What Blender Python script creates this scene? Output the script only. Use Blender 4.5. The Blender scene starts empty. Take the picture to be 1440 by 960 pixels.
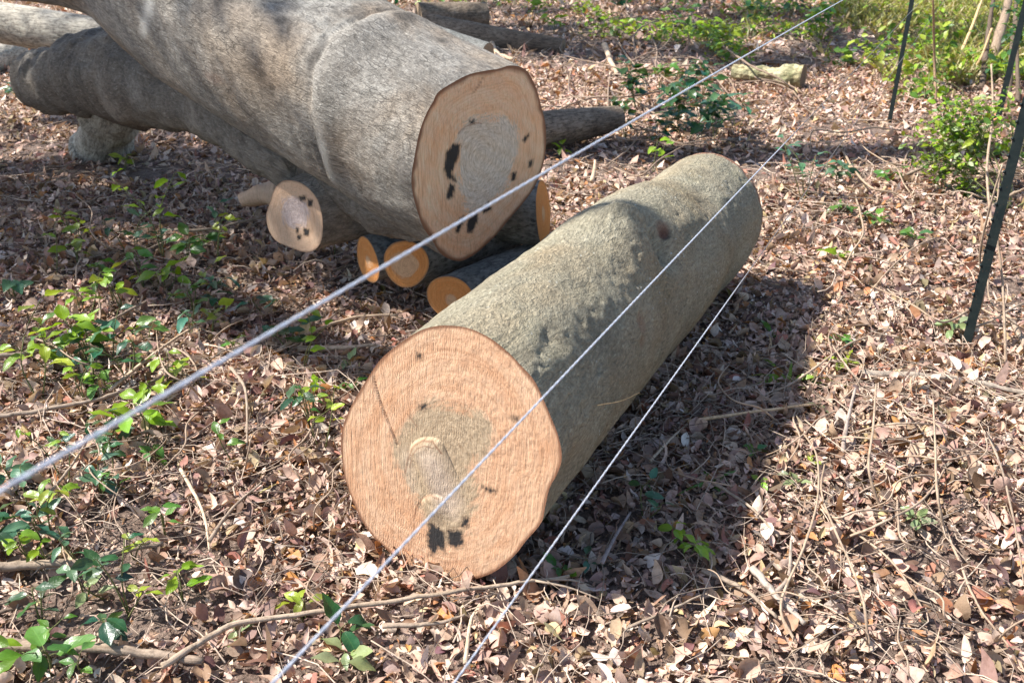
import bpy, math, random
import numpy as np
from mathutils import Vector

rng = np.random.default_rng(7)
random.seed(7)
scene = bpy.context.scene
COL = scene.collection

# ------------------------------------------------------------------ camera
F = 1250.0                      # focal length in pixels of a 1440 px wide frame
P = math.radians(26.4)          # downward pitch
H = 1.65
CAM = np.array([0, 0, H])
cd = bpy.data.cameras.new('camera')
cam = bpy.data.objects.new('camera', cd)
COL.objects.link(cam)
cam.location = (0, 0, H)
cam.rotation_euler = (math.pi / 2 - P, 0, 0)
cd.sensor_width = 36
cd.lens = F / 1440 * 36
cd.clip_start = 0.02
cd.clip_end = 400
cd.dof.use_dof = True
cd.dof.focus_distance = 2.55
cd.dof.aperture_fstop = 6.5
scene.camera = cam


def ray(px, py):
    cx = (np.asarray(px, float) - 720) / F
    cy = (480 - np.asarray(py, float)) / F
    return np.stack([cx, math.cos(P) + cy * math.sin(P), cy * math.cos(P) - math.sin(P)], -1)


def gz(px, py, z=0.0):
    r = ray(px, py)
    t = (z - H) / r[..., 2]
    return CAM + r * t[..., None]


def on_plane(px, py, p0, n):
    r = ray(px, py)
    t = ((p0 - CAM) @ n) / (r @ n)
    return CAM + r * t[..., None]


def at_y(px, py, y):
    r = ray(px, py)
    return CAM + r * (y / r[..., 1])[..., None]


def proj(p):
    d = np.asarray(p) - CAM
    dep = d[..., 1] * math.cos(P) - d[..., 2] * math.sin(P)
    up = d[..., 1] * math.sin(P) + d[..., 2] * math.cos(P)
    return np.stack([720 + F * d[..., 0] / dep, 480 - F * up / dep], -1)


def unit(v):
    v = np.asarray(v, float)
    return v / np.linalg.norm(v)


# ------------------------------------------------------------------ noise
def _hash(ix, iy, iz):
    h = (ix * 374761393 + iy * 668265263 + iz * 2147483647) & 0xFFFFFFFF
    h = ((h ^ (h >> 13)) * 1274126177) & 0xFFFFFFFF
    h = h ^ (h >> 16)
    return (h & 0xFFFF) / 65535.0


def vnoise(p):
    p = np.asarray(p, float)
    i = np.floor(p).astype(np.int64)
    f = p - i
    f = f * f * (3 - 2 * f)
    out = 0
    for dx in (0, 1):
        for dy in (0, 1):
            for dz in (0, 1):
                w = (f[..., 0] if dx else 1 - f[..., 0]) * (f[..., 1] if dy else 1 - f[..., 1]) * (f[..., 2] if dz else 1 - f[..., 2])
                out = out + w * _hash(i[..., 0] + dx, i[..., 1] + dy, i[..., 2] + dz)
    return out * 2 - 1


def fbm(p, o=4):
    p = np.asarray(p, float)
    s = 0
    a = 1.0
    for k in range(o):
        s = s + a * vnoise(p * (2 ** k) + k * 17.3)
        a *= 0.5
    return s


def sstep(a, b, x):
    t = np.clip((x - a) / (b - a), 0, 1)
    return t * t * (3 - 2 * t)


def terrain(x, y):
    x = np.asarray(x, float)
    y = np.asarray(y, float)
    q = np.stack([x * 0.8, y * 0.8, np.zeros_like(x)], -1)
    q2 = np.stack([x * 4.0, y * 4.0, np.ones_like(x)], -1)
    return 0.03 * vnoise(q) + 0.012 * vnoise(q2)


# ------------------------------------------------------------------ mesh helpers
def mesh_np(name, verts, quads=None, tris=None, mat=None, parent=None, smooth=True, col=None, vec=None, vec2=None):
    me = bpy.data.meshes.new(name)
    verts = np.asarray(verts, np.float32)
    fl = []
    st = []
    n = 0
    if quads is not None and len(quads):
        q = np.asarray(quads, np.int32)
        fl.append(q.ravel())
        st.append(np.arange(len(q), dtype=np.int32) * 4)
        n = len(q) * 4
    if tris is not None and len(tris):
        t = np.asarray(tris, np.int32)
        fl.append(t.ravel())
        st.append(n + np.arange(len(t), dtype=np.int32) * 3)
    loops = np.concatenate(fl)
    starts = np.concatenate(st)
    me.vertices.add(len(verts))
    me.vertices.foreach_set('co', verts.ravel())
    me.loops.add(len(loops))
    me.loops.foreach_set('vertex_index', loops)
    me.polygons.add(len(starts))
    me.polygons.foreach_set('loop_start', starts)
    me.update(calc_edges=True)
    me.validate()
    me.polygons.foreach_set('use_smooth', np.full(len(me.polygons), smooth))
    for nm, dat in (('bc', vec), ('lv', vec2)):
        if dat is not None:
            at = me.attributes.new(nm, 'FLOAT_VECTOR', 'POINT')
            at.data.foreach_set('vector', np.asarray(dat, np.float32).ravel())
    if col is not None:
        at = me.attributes.new('Col', 'FLOAT_COLOR', 'POINT')
        c = np.asarray(col, np.float32)
        if c.shape[1] == 3:
            c = np.concatenate([c, np.ones((len(c), 1), np.float32)], 1)
        at.data.foreach_set('color', c.ravel())
    if mat:
        me.materials.append(mat)
    o = bpy.data.objects.new(name, me)
    COL.objects.link(o)
    if parent is not None:
        o.parent = parent
        # parents are empties at a base: keep the world position
        o.matrix_parent_inverse = parent_matrix(parent).inverted()
    return o


def parent_matrix(o):
    from mathutils import Matrix
    m = Matrix.Translation(o.location)
    if o.parent is not None:
        m = parent_matrix(o.parent) @ o.matrix_parent_inverse @ m
    return m


def tag(o, label=None, cat=None, group=None, kind=None):
    if label:
        o['label'] = label
    if cat:
        o['category'] = cat
    if group:
        o['group'] = group
    if kind:
        o['kind'] = kind
    return o


def thing(name, loc, label, cat, group=None):
    o = bpy.data.objects.new(name, None)
    COL.objects.link(o)
    o.location = tuple(float(v) for v in loc)
    o.empty_display_size = 0.1
    return tag(o, label, cat, group)


def ring_quads(n, k, off=0):
    i = np.arange(n - 1)[:, None]
    j = np.arange(k)[None, :]
    a = i * k + j
    b = i * k + (j + 1) % k
    return (np.stack([a, b, b + k, a + k], -1).reshape(-1, 4) + off)


def frames(path):
    path = np.asarray(path, float)
    t = np.gradient(path, axis=0)
    t /= np.linalg.norm(t, axis=1)[:, None] + 1e-12
    u = np.zeros_like(t)
    ref = np.array([0, 0, 1.0]) if abs(t[0, 2]) < 0.9 else np.array([1.0, 0, 0])
    u0 = unit(np.cross(ref, t[0]))
    for i in range(len(t)):
        u0 = unit(u0 - t[i] * (u0 @ t[i]))
        u[i] = u0
    v = np.cross(t, u)
    return t, u, v


def resample(pts, n):
    pts = np.asarray(pts, float)
    # Catmull-Rom through the points
    m = len(pts)
    if m == 2:
        s = np.linspace(0, 1, n)[:, None]
        return pts[0] * (1 - s) + pts[1] * s
    ext = np.vstack([2 * pts[0] - pts[1], pts, 2 * pts[-1] - pts[-2]])
    out = []
    for x in np.linspace(0, m - 1 - 1e-9, n):
        i = int(x)
        f = x - i
        p0, p1, p2, p3 = ext[i], ext[i + 1], ext[i + 2], ext[i + 3]
        out.append(0.5 * ((2 * p1) + (-p0 + p2) * f + (2 * p0 - 5 * p1 + 4 * p2 - p3) * f * f + (-p0 + 3 * p1 - 3 * p2 + p3) * f ** 3))
    return np.array(out)


def tube_data(path, radii, k=8, wob=0.0, seed=0, cap=True):
    path = np.asarray(path, float)
    n = len(path)
    radii = np.broadcast_to(np.asarray(radii, float), (n,))
    t, u, v = frames(path)
    th = np.linspace(0, 2 * math.pi, k, endpoint=False)
    cs, sn = np.cos(th), np.sin(th)
    r = np.repeat(radii[:, None], k, 1)
    s = np.concatenate([[0], np.cumsum(np.linalg.norm(np.diff(path, axis=0), axis=1))])
    rad0 = max(float(np.median(radii)), 1e-4)
    bc = np.stack([np.repeat(s[:, None], k, 1), np.repeat(cs[None], n, 0) * rad0, np.repeat(sn[None], n, 0) * rad0], -1)
    if wob:
        r = r * (1 + wob * fbm(bc / rad0 * 0.8 + seed * 7.7, 3))
    V = path[:, None, :] + u[:, None, :] * (r * cs)[..., None] + v[:, None, :] * (r * sn)[..., None]
    V = V.reshape(-1, 3)
    bc = bc.reshape(-1, 3)
    q = ring_quads(n, k)
    tr = np.zeros((0, 3), int)
    if cap:
        V = np.vstack([V, path[0], path[-1]])
        bc = np.vstack([bc, [0, 0, 0], [s[-1], 0, 0]])
        a = np.arange(k)
        b = (a + 1) % k
        e = (n - 1) * k
        tr = np.concatenate([np.stack([b, a, np.full(k, n * k)], -1), np.stack([e + a, e + b, np.full(k, n * k + 1)], -1)])
    return V, q, tr, bc


class MB:
    def __init__(self):
        self.v, self.q, self.t, self.bc, self.n, self.c = [], [], [], [], 0, []

    def add(self, V, q, t, bc=None, col=None):
        self.v.append(V)
        if len(q):
            self.q.append(np.asarray(q) + self.n)
        if len(t):
            self.t.append(np.asarray(t) + self.n)
        self.bc.append(bc if bc is not None else np.zeros((len(V), 3)))
        self.c.append(np.broadcast_to(np.asarray(col if col is not None else (1, 1, 1), float), (len(V), 3)))
        self.n += len(V)

    def tube(self, path, radii, k=6, wob=0.0, seed=0, col=None):
        V, q, t, bc = tube_data(path, radii, k, wob, seed)
        self.add(V, q, t, bc, col)

    def build(self, name, mat, parent=None, smooth=True):
        return mesh_np(name, np.vstack(self.v), np.vstack(self.q) if self.q else None, np.vstack(self.t) if self.t else None,
                       mat, parent, smooth, col=np.vstack(self.c), vec=np.vstack(self.bc))


# ------------------------------------------------------------------ materials
class NT:
    def __init__(self, name):
        self.m = bpy.data.materials.new(name)
        self.m.use_nodes = True
        self.t = self.m.node_tree
        self.t.nodes.clear()
        self.out = self.t.nodes.new('ShaderNodeOutputMaterial')

    def n(self, typ, **kw):
        nd = self.t.nodes.new('ShaderNode' + typ)
        for k, v in kw.items():
            if k.startswith('i_'):
                nd.inputs[k[2:].replace('_', ' ')].default_value = v
            else:
                setattr(nd, k, v)
        return nd

    def l(self, a, b):
        self.t.links.new(a, b)

    def attr(self, nm):
        return self.n('Attribute', attribute_name=nm)

    def mapping(self, vec, scale):
        m = self.n('Mapping')
        m.inputs['Scale'].default_value = scale
        self.l(vec, m.inputs['Vector'])
        return m.outputs[0]

    def noise(self, vec, scale, detail=4, rough=0.6, dist=0.0):
        nd = self.n('TexNoise')
        nd.inputs['Scale'].default_value = scale
        nd.inputs['Detail'].default_value = detail
        nd.inputs['Roughness'].default_value = rough
        nd.inputs['Distortion'].default_value = dist
        self.l(vec, nd.inputs['Vector'])
        return nd.outputs['Fac']

    def ramp(self, fac, stops):
        r = self.n('ValToRGB')
        e = r.color_ramp.elements
        while len(e) < len(stops):
            e.new(0.5)
        for el, (p, c) in zip(e, stops):
            el.position = p
            el.color = (c, c, c, 1) if isinstance(c, (int, float)) else (*c, 1)
        self.l(fac, r.inputs[0])
        return r.outputs[0]

    def mix(self, fac, a, b, mode='MIX'):
        m = self.n('MixRGB', blend_type=mode)
        for s, i in ((fac, 0), (a, 1), (b, 2)):
            if isinstance(s, (int, float)):
                m.inputs[i].default_value = s if i == 0 else (s, s, s, 1)
            elif isinstance(s, tuple):
                m.inputs[i].default_value = (*s, 1)
            else:
                self.l(s, m.inputs[i])
        return m.outputs[0]

    def math(self, op, a, b=0.0, clamp=False):
        m = self.n('Math', operation=op, use_clamp=clamp)
        for s, i in ((a, 0), (b, 1)):
            if isinstance(s, (int, float)):
                m.inputs[i].default_value = s
            else:
                self.l(s, m.inputs[i])
        return m.outputs[0]

    def bump(self, h, strength, dist, normal=None):
        b = self.n('Bump')
        b.inputs['Strength'].default_value = strength
        b.inputs['Distance'].default_value = dist
        self.l(h, b.inputs['Height'])
        if normal is not None:
            self.l(normal, b.inputs['Normal'])
        return b.outputs[0]

    def principled(self, col, rough=0.8, spec=0.3, normal=None, metal=0.0):
        p = self.n('BsdfPrincipled')
        if isinstance(col, tuple):
            p.inputs['Base Color'].default_value = (*col, 1)
        else:
            self.l(col, p.inputs['Base Color'])
        if isinstance(rough, (int, float)):
            p.inputs['Roughness'].default_value = rough
        else:
            self.l(rough, p.inputs['Roughness'])
        p.inputs['Specular IOR Level'].default_value = spec
        p.inputs['Metallic'].default_value = metal
        if normal is not None:
            self.l(normal, p.inputs['Normal'])
        return p.outputs[0]

    def done(self, sh):
        self.l(sh, self.out.inputs['Surface'])
        return self.m


def bark_mat(name, c_dark, c_mid, c_lite, streak=(14, 60, 60), crack=0.5, bumpd=0.006, fleck=0.0, moss=0.0, midc=0.55, mids=26, brown=0.0, stc=0.85, finec=0.45, crk=0.0):
    """bc = (distance along the axis, two coordinates round the axis) in metres; Col.r = pale scar, Col.g = dark crease, Col.b = reddish scar"""
    t = NT(name)
    v = t.attr('bc').outputs['Vector']
    mk = t.n('SeparateColor')
    t.l(t.attr('Col').outputs['Color'], mk.inputs[0])
    big = t.noise(v, 3.2, 5, 0.6)
    st = t.noise(t.mapping(v, streak), 1.0, 5, 0.7, 0.4)
    fine = t.noise(v, 140, 4, 0.7)
    mid = t.noise(v, mids, 5, 0.65, 0.25)
    c = t.ramp(big, [(0.25, c_dark), (0.5, c_mid), (0.75, c_lite)])
    c = t.mix(t.ramp(st, [(0.36, stc), (0.5, 0.0)]), c, tuple(x * 0.38 for x in c_dark))
    c = t.mix(t.ramp(st, [(0.55, 0.0), (0.7, 0.6)]), c, tuple(min(0.75, x * 1.45) for x in c_lite))
    c = t.mix(t.ramp(mid, [(0.38, midc), (0.52, 0.0)]), c, tuple(x * 0.5 for x in c_dark))
    c = t.mix(t.ramp(fine, [(0.55, 0.0), (0.75, finec)]), c, tuple(min(0.75, x * 1.5) for x in c_lite))
    if crk:
        cr = t.n('TexVoronoi', feature='DISTANCE_TO_EDGE')
        cr.inputs['Scale'].default_value = 1.0
        wv_ = t.n('Vector' + 'Math', operation='ADD')
        t.l(t.mapping(v, (13, 34, 34)), wv_.inputs[0])
        nv_ = t.n('TexNoise')
        nv_.inputs['Scale'].default_value = 9
        t.l(v, nv_.inputs['Vector'])
        t.l(nv_.outputs['Color'], wv_.inputs[1])
        t.l(wv_.outputs[0], cr.inputs['Vector'])
        cm = t.math('MULTIPLY', t.ramp(cr.outputs['Distance'], [(0.0, 1.0), (0.045, 0.0)]), t.ramp(t.noise(v, 7, 3), [(0.45, 0.0), (0.6, crk)]))
        c = t.mix(cm, c, tuple(x * 0.3 for x in c_dark))
    if brown:
        bn = t.noise(v, 2.1, 4, 0.6, 0.5)
        c = t.mix(t.ramp(bn, [(0.45, 0.0), (0.68, brown)]), c, t.mix(1.0, c, (0.95, 0.72, 0.52), 'MULTIPLY'))
    if moss:
        gm = t.noise(v, 5.5, 4, 0.6)
        c = t.mix(t.ramp(gm, [(0.5, 0.0), (0.68, moss)]), c, (0.13, 0.155, 0.07))
    if fleck:
        fl = t.n('TexVoronoi')
        fl.inputs['Scale'].default_value = 38
        t.l(v, fl.inputs['Vector'])
        f2 = t.noise(v, 6, 2)
        fk = t.math('MULTIPLY', t.ramp(fl.outputs['Distance'], [(0.10, 1.0), (0.2, 0.0)]), t.ramp(f2, [(0.52, 0.0), (0.62, fleck)]))
        c = t.mix(fk, c, (0.62, 0.62, 0.55))
    c = t.mix(mk.outputs[0], c, (0.66, 0.64, 0.58))
    c = t.mix(mk.outputs[1], c, (0.05, 0.045, 0.04))
    c = t.mix(mk.outputs[2], c, (0.30, 0.13, 0.08))
    h = t.math('ADD', t.math('MULTIPLY', st, 1.0), t.math('ADD', t.math('MULTIPLY', mid, crack * 1.4), t.math('MULTIPLY', fine, 0.35)))
    nb = t.bump(h, 0.9, bumpd)
    return t.done(t.principled(c, 0.82, 0.25, nb))


def wood_mat(name, outer, outer2, heart, stain=(0.02, 0.022, 0.025), saw=(0.4, 700.0), fuzz=1.0, rim=(0.20, 0.09, 0.05), ring=0.35):
    """bc = (u, v, radial fraction) on the sawn face; Col = heart, stain, rim masks"""
    t = NT(name)
    v = t.attr('bc').outputs['Vector']
    mk = t.n('SeparateColor')
    t.l(t.attr('Col').outputs['Color'], mk.inputs[0])
    sp = t.n('SeparateXYZ')
    t.l(v, sp.inputs[0])
    n1 = t.noise(v, 7, 5, 0.6)
    n2 = t.noise(t.mapping(v, (150, 9, 20)), 1.0, 4, 0.65)
    n3 = t.noise(v, 170, 4, 0.75)
    n4 = t.noise(v, 45, 5, 0.7)
    rg = t.n('TexNoise')
    rg.inputs['Scale'].default_value = 1.0
    rg.inputs['Detail'].default_value = 3
    cx = t.n('CombineXYZ')
    t.l(t.math('ADD', t.math('MULTIPLY', sp.outputs[2], 34.0), t.math('MULTIPLY', n1, 3.0)), cx.inputs[0])
    t.l(cx.outputs[0], rg.inputs['Vector'])
    c = t.mix(t.ramp(n1, [(0.3, 0.0), (0.7, 1.0)]), outer, outer2)
    n5 = t.noise(t.mapping(v, (330, 5, 5)), 1.0, 3, 0.6)
    leftm = t.ramp(t.math('ADD', t.math('MULTIPLY', sp.outputs[0], 1.6), n1), [(0.30, 1.0), (0.70, 0.25)])
    c = t.mix(t.math('MULTIPLY', t.ramp(n4, [(0.5, 0.0), (0.66, 0.6)]), t.ramp(n1, [(0.42, 0.0), (0.6, 1.0)])), c, tuple(min(0.8, a * b) for a, b in zip(outer2, (1.04, 1.13, 1.05))))
    c = t.mix(t.math('MULTIPLY', t.ramp(n5, [(0.30, 0.75), (0.44, 0.0)]), leftm), c, tuple(x * 0.5 for x in outer))
    c = t.mix(t.math('MULTIPLY', t.ramp(n5, [(0.56, 0.0), (0.70, 0.7)]), leftm), c, tuple(min(0.8, x * 1.2) for x in outer2))
    c = t.mix(t.ramp(rg.outputs['Fac'], [(0.38, ring), (0.55, 0.0)]), c, tuple(x * 0.72 for x in outer))
    c = t.mix(t.ramp(n2, [(0.32, 0.55), (0.5, 0.0)]), c, tuple(x * 0.62 for x in outer))
    c = t.mix(t.ramp(n2, [(0.55, 0.0), (0.72, 0.5)]), c, tuple(min(0.8, x * 1.22) for x in outer2))
    pal_ = t.math('SUBTRACT', 1.0, t.attr('Col').outputs['Alpha'])
    hn = t.mix(t.ramp(n4, [(0.35, 0.0), (0.65, 1.0)]), tuple(x * 1.12 for x in heart), tuple(a * b for a, b in zip(heart, (0.66, 0.62, 0.58))))
    hn = t.mix(t.ramp(n2, [(0.34, 0.6), (0.5, 0.0)]), hn, tuple(x * 0.55 for x in heart))
    hn = t.mix(pal_, hn, tuple(min(0.75, a * b) for a, b in zip(heart, (1.28, 1.32, 1.55))))
    edge = t.math('ADD', mk.outputs[0], t.math('ADD', t.math('MULTIPLY', t.math('SUBTRACT', n4, 0.5), 1.0), t.math('ADD', t.math('MULTIPLY', t.math('SUBTRACT', n1, 0.5), 1.0), t.math('MULTIPLY', t.math('SUBTRACT', n2, 0.5), 0.5))))
    c = t.mix(t.ramp(edge, [(0.36, 0.0), (0.64, 0.92)]), c, hn)
    c = t.mix(t.ramp(n3, [(0.3, 0.45), (0.45, 0.0)]), c, tuple(x * 0.5 for x in outer))
    c = t.mix(t.ramp(n3, [(0.58, 0.0), (0.75, 0.5)]), c, (0.74, 0.56, 0.40))
    st = t.math('ADD', mk.outputs[1], t.math('ADD', t.math('MULTIPLY', t.math('SUBTRACT', n4, 0.5), 0.8), t.math('MULTIPLY', t.math('SUBTRACT', n2, 0.5), 1.1)))
    c = t.mix(t.ramp(st, [(0.12, 0.0), (0.42, 0.6)]), c, (0.20, 0.13, 0.08))
    c = t.mix(t.ramp(st, [(0.34, 0.0), (0.66, 0.95)]), c, stain)
    c = t.mix(mk.outputs[2], c, rim)
    sw = t.math('SINE', t.math('ADD', t.math('MULTIPLY', sp.outputs[0], saw[1]), t.math('ADD', t.math('MULTIPLY', sp.outputs[1], saw[1] * 0.06), t.math('MULTIPLY', n1, 40.0))))
    sm_ = t.math('MULTIPLY', t.math('MULTIPLY', sw, saw[0]), t.ramp(t.math('ADD', sp.outputs[0], n1), [(0.40, 1.0), (0.66, 0.2)]))
    n2 = t.math('ADD', n2, t.math('MULTIPLY', sm_, t.math('MULTIPLY', n4, 0.03)))
    hh = t.math('ADD', t.math('ADD', t.math('MULTIPLY', n2, 1.2), t.math('ADD', t.math('MULTIPLY', sm_, t.math('MULTIPLY', n4, 0.14)), t.math('MULTIPLY', t.math('MULTIPLY', n5, leftm), 1.0))), t.math('ADD', t.math('MULTIPLY', n3, 0.6 * fuzz), t.math('MULTIPLY', n4, 0.22 * fuzz)))
    nb = t.bump(hh, 0.8, 0.0028)
    return t.done(t.principled(c, 0.78, 0.2, nb))


def leaf_mat(name, trans=0.15, rough=0.6, spec=0.3, vein=0.35, noise_amt=0.5, vein_col=(0.6, 0.6, 0.6)):
    t = NT(name)
    col = t.attr('Col').outputs['Color']
    lv = t.attr('lv').outputs['Vector']
    sp = t.n('SeparateXYZ')
    t.l(lv, sp.inputs[0])
    au = t.math('ABSOLUTE', sp.outputs[0])
    midrib = t.ramp(au, [(0.0, 1.0), (0.10, 0.0)])
    side = t.math('SINE', t.math('MULTIPLY', t.math('SUBTRACT', sp.outputs[1], t.math('MULTIPLY', au, 0.22)), 48.0))
    sv = t.math('MULTIPLY', t.ramp(side, [(0.80, 0.0), (1.0, 1.0)]), 0.45)
    vm = t.math('MULTIPLY', t.math('MAXIMUM', midrib, sv), vein)
    geo = t.n('NewGeometry')
    n1 = t.noise(geo.outputs['Position'], 55, 4, 0.65)
    c = t.mix(t.ramp(n1, [(0.3, noise_amt), (0.55, 0.0)]), col, t.mix(1.0, col, (0.45, 0.38, 0.33), 'MULTIPLY'))
    c = t.mix(vm, c, t.mix(1.0, c, vein_col, 'ADD'))
    nb = t.bump(t.math('ADD', n1, t.math('MULTIPLY', vm, 0.8)), 0.5, 0.003)
    sh = t.principled(c, rough, spec, nb)
    if trans:
        tr = t.n('BsdfTranslucent')
        t.l(t.mix(1.0, c, (1.25, 1.15, 0.75), 'MULTIPLY'), tr.inputs['Color'])
        mx = t.n('MixShader')
        mx.inputs[0].default_value = trans
        t.l(sh, mx.inputs[1])
        t.l(tr.outputs[0], mx.inputs[2])
        sh = mx.outputs[0]
    return t.done(sh)


def stick_mat(name, a, b):
    t = NT(name)
    v = t.attr('bc').outputs['Vector']
    col = t.attr('Col').outputs['Color']
    n1 = t.noise(t.mapping(v, (10, 120, 120)), 1.0, 4, 0.7)
    n2 = t.noise(v, 60, 4, 0.7)
    c = t.mix(t.ramp(n1, [(0.3, 0.0), (0.7, 1.0)]), a, b)
    c = t.mix(t.ramp(n2, [(0.35, 0.6), (0.5, 0.0)]), c, tuple(x * 0.4 for x in a))
    c = t.mix(1.0, c, col, 'MULTIPLY')
    nb = t.bump(t.math('ADD', n1, n2), 0.6, 0.003)
    return t.done(t.principled(c, 0.8, 0.25, nb))


def soil_mat():
    t = NT('forest_soil')
    geo = t.n('NewGeometry')
    p = geo.outputs['Position']
    n1 = t.noise(p, 2.2, 5, 0.65)
    n2 = t.noise(p, 34, 6, 0.75, 0.5)
    n3 = t.noise(p, 120, 4, 0.7)
    c = t.ramp(n2, [(0.3, (0.07, 0.05, 0.04)), (0.46, (0.20, 0.145, 0.115)), (0.58, (0.34, 0.255, 0.205)), (0.7, (0.48, 0.37, 0.31))])
    c = t.mix(t.ramp(n1, [(0.35, 0.0), (0.7, 0.4)]), c, (0.24, 0.165, 0.13))
    c = t.mix(t.ramp(n3, [(0.35, 0.6), (0.5, 0.0)]), c, (0.03, 0.022, 0.018))
    nb = t.bump(t.math('ADD', n2, t.math('MULTIPLY', n3, 0.5)), 1.0, 0.02)
    return t.done(t.principled(c, 0.9, 0.15, nb))


def paint_mat():
    t = NT('green_post_paint')
    v = t.attr('bc').outputs['Vector']
    n1 = t.noise(v, 18, 5, 0.7)
    n2 = t.noise(v, 90, 4, 0.7)
    c = t.mix(t.ramp(n1, [(0.4, 0.0), (0.65, 1.0)]), (0.010, 0.017, 0.018), (0.020, 0.028, 0.027))
    c = t.mix(t.ramp(n2, [(0.62, 0.0), (0.72, 0.7)]), c, (0.11, 0.06, 0.035))
    return t.done(t.principled(c, 0.55, 0.2, t.bump(n2, 0.3, 0.002)))


def wire_mat():
    t = NT('galvanised_steel')
    v = t.attr('bc').outputs['Vector']
    n1 = t.noise(v, 60, 4, 0.7)
    c = t.mix(t.ramp(n1, [(0.35, 0.0), (0.65, 1.0)]), (0.60, 0.62, 0.68), (0.80, 0.81, 0.86))
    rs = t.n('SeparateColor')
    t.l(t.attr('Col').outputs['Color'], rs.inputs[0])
    c = t.mix(rs.outputs[0], (0.17, 0.115, 0.085), c)  # brown tone is the shade painted onto the far stretch of wire
    return t.done(t.principled(c, 0.38, 0.5, None, 0.55))


M_BARK_BIG = bark_mat('grey_trunk_bark', (0.15, 0.135, 0.115), (0.26, 0.24, 0.21), (0.42, 0.40, 0.355), (34, 150, 150), 0.6, 0.010, midc=0.5, mids=28, brown=0.7, stc=0.5, finec=0.5, crk=0.8)
M_BARK_LIMB = bark_mat('brown_limb_bark', (0.10, 0.086, 0.072), (0.175, 0.155, 0.13), (0.30, 0.28, 0.245), (30, 120, 120), 0.5, 0.009, midc=0.4, brown=0.4, stc=0.5)
M_BARK_LOG = bark_mat('olive_log_bark', (0.26, 0.228, 0.16), (0.37, 0.333, 0.24), (0.475, 0.437, 0.325), (46, 80, 80), 1.3, 0.013, 0.9, 0.12, midc=0.42, mids=80, brown=0.5, stc=0.42, finec=0.25, crk=0.45)
M_BARK_SMALL = bark_mat('bluish_small_log_bark', (0.12, 0.12, 0.11), (0.20, 0.20, 0.185), (0.29, 0.285, 0.26), (30, 70, 70), 0.6, 0.005)
M_BARK_BROWN = bark_mat('brown_old_bark', (0.10, 0.075, 0.055), (0.19, 0.145, 0.105), (0.30, 0.24, 0.18), (14, 70, 70), 0.8, 0.008)
M_BARK_PALE = bark_mat('pale_weathered_bark', (0.28, 0.25, 0.21), (0.42, 0.38, 0.31), (0.56, 0.51, 0.42), (12, 60, 60), 0.6, 0.008)
M_BARK_ROT = bark_mat('mossy_rotten_bark', (0.20, 0.16, 0.08), (0.42, 0.36, 0.20), (0.60, 0.53, 0.34), (9, 80, 80), 0.8, 0.008, 0, 0.6)
M_WOOD_LOG = wood_mat('fresh_sawn_wood', (0.60, 0.325, 0.18), (0.70, 0.46, 0.30), (0.46, 0.36, 0.24), saw=(1.3, 1000.0), fuzz=0.8, ring=0.4)
M_WOOD_BIG = wood_mat('orange_sawn_wood', (0.79, 0.43, 0.24), (0.80, 0.55, 0.37), (0.68, 0.58, 0.48), fuzz=0.5, rim=(0.18, 0.075, 0.04))
M_WOOD_STUB = wood_mat('pale_sawn_wood', (0.62, 0.40, 0.26), (0.66, 0.46, 0.32), (0.50, 0.42, 0.41), fuzz=0.5, rim=(0.25, 0.16, 0.11))
M_WOOD_SMALL = wood_mat('deep_orange_sawn_wood', (0.64, 0.24, 0.065), (0.68, 0.32, 0.11), (0.68, 0.44, 0.26), fuzz=0.9, rim=(0.27, 0.16, 0.09), ring=0.6)
M_WOOD_GREY = wood_mat('weathered_cut_wood', (0.28, 0.2, 0.13), (0.36, 0.27, 0.18), (0.2, 0.15, 0.11), rim=(0.1, 0.08, 0.06))
M_LITTER = leaf_mat('dead_leaf', 0.12, 0.62, 0.28, 0.12, 0.55, (0.22, 0.17, 0.12))
M_GREEN = leaf_mat('glossy_green_leaf', 0.34, 0.33, 0.5, 0.3, 0.25, (0.08, 0.12, 0.03))
M_FOL = leaf_mat('foliage_leaf', 0.30, 0.42, 0.4, 0.15, 0.3, (0.05, 0.08, 0.02))
M_STICK = stick_mat('dry_stick', (0.22, 0.165, 0.125), (0.40, 0.33, 0.27))
M_STEM = stick_mat('plant_stem', (0.10, 0.13, 0.04), (0.20, 0.19, 0.08))
M_SOIL = soil_mat()
M_PAINT = paint_mat()
M_WIRE = wire_mat()

# ------------------------------------------------------------------ ground
gx = np.concatenate([np.linspace(-60, -9, 18), np.linspace(-8.6, 9, 210), np.linspace(9.5, 60, 18)])
gy = np.concatenate([np.linspace(-30, -1, 14), np.linspace(-0.7, 12, 200), np.linspace(12.3, 90, 40)])
GX, GY = np.meshgrid(gx, gy)
GZ = terrain(GX, GY)
idx = np.arange(GX.size).reshape(GX.shape)
gq = np.stack([idx[:-1, :-1], idx[:-1, 1:], idx[1:, 1:], idx[1:, :-1]], -1).reshape(-1, 4)
ground = mesh_np('ground', np.stack([GX, GY, GZ], -1).reshape(-1, 3), gq, None, M_SOIL)
tag(ground, kind='structure')


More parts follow.
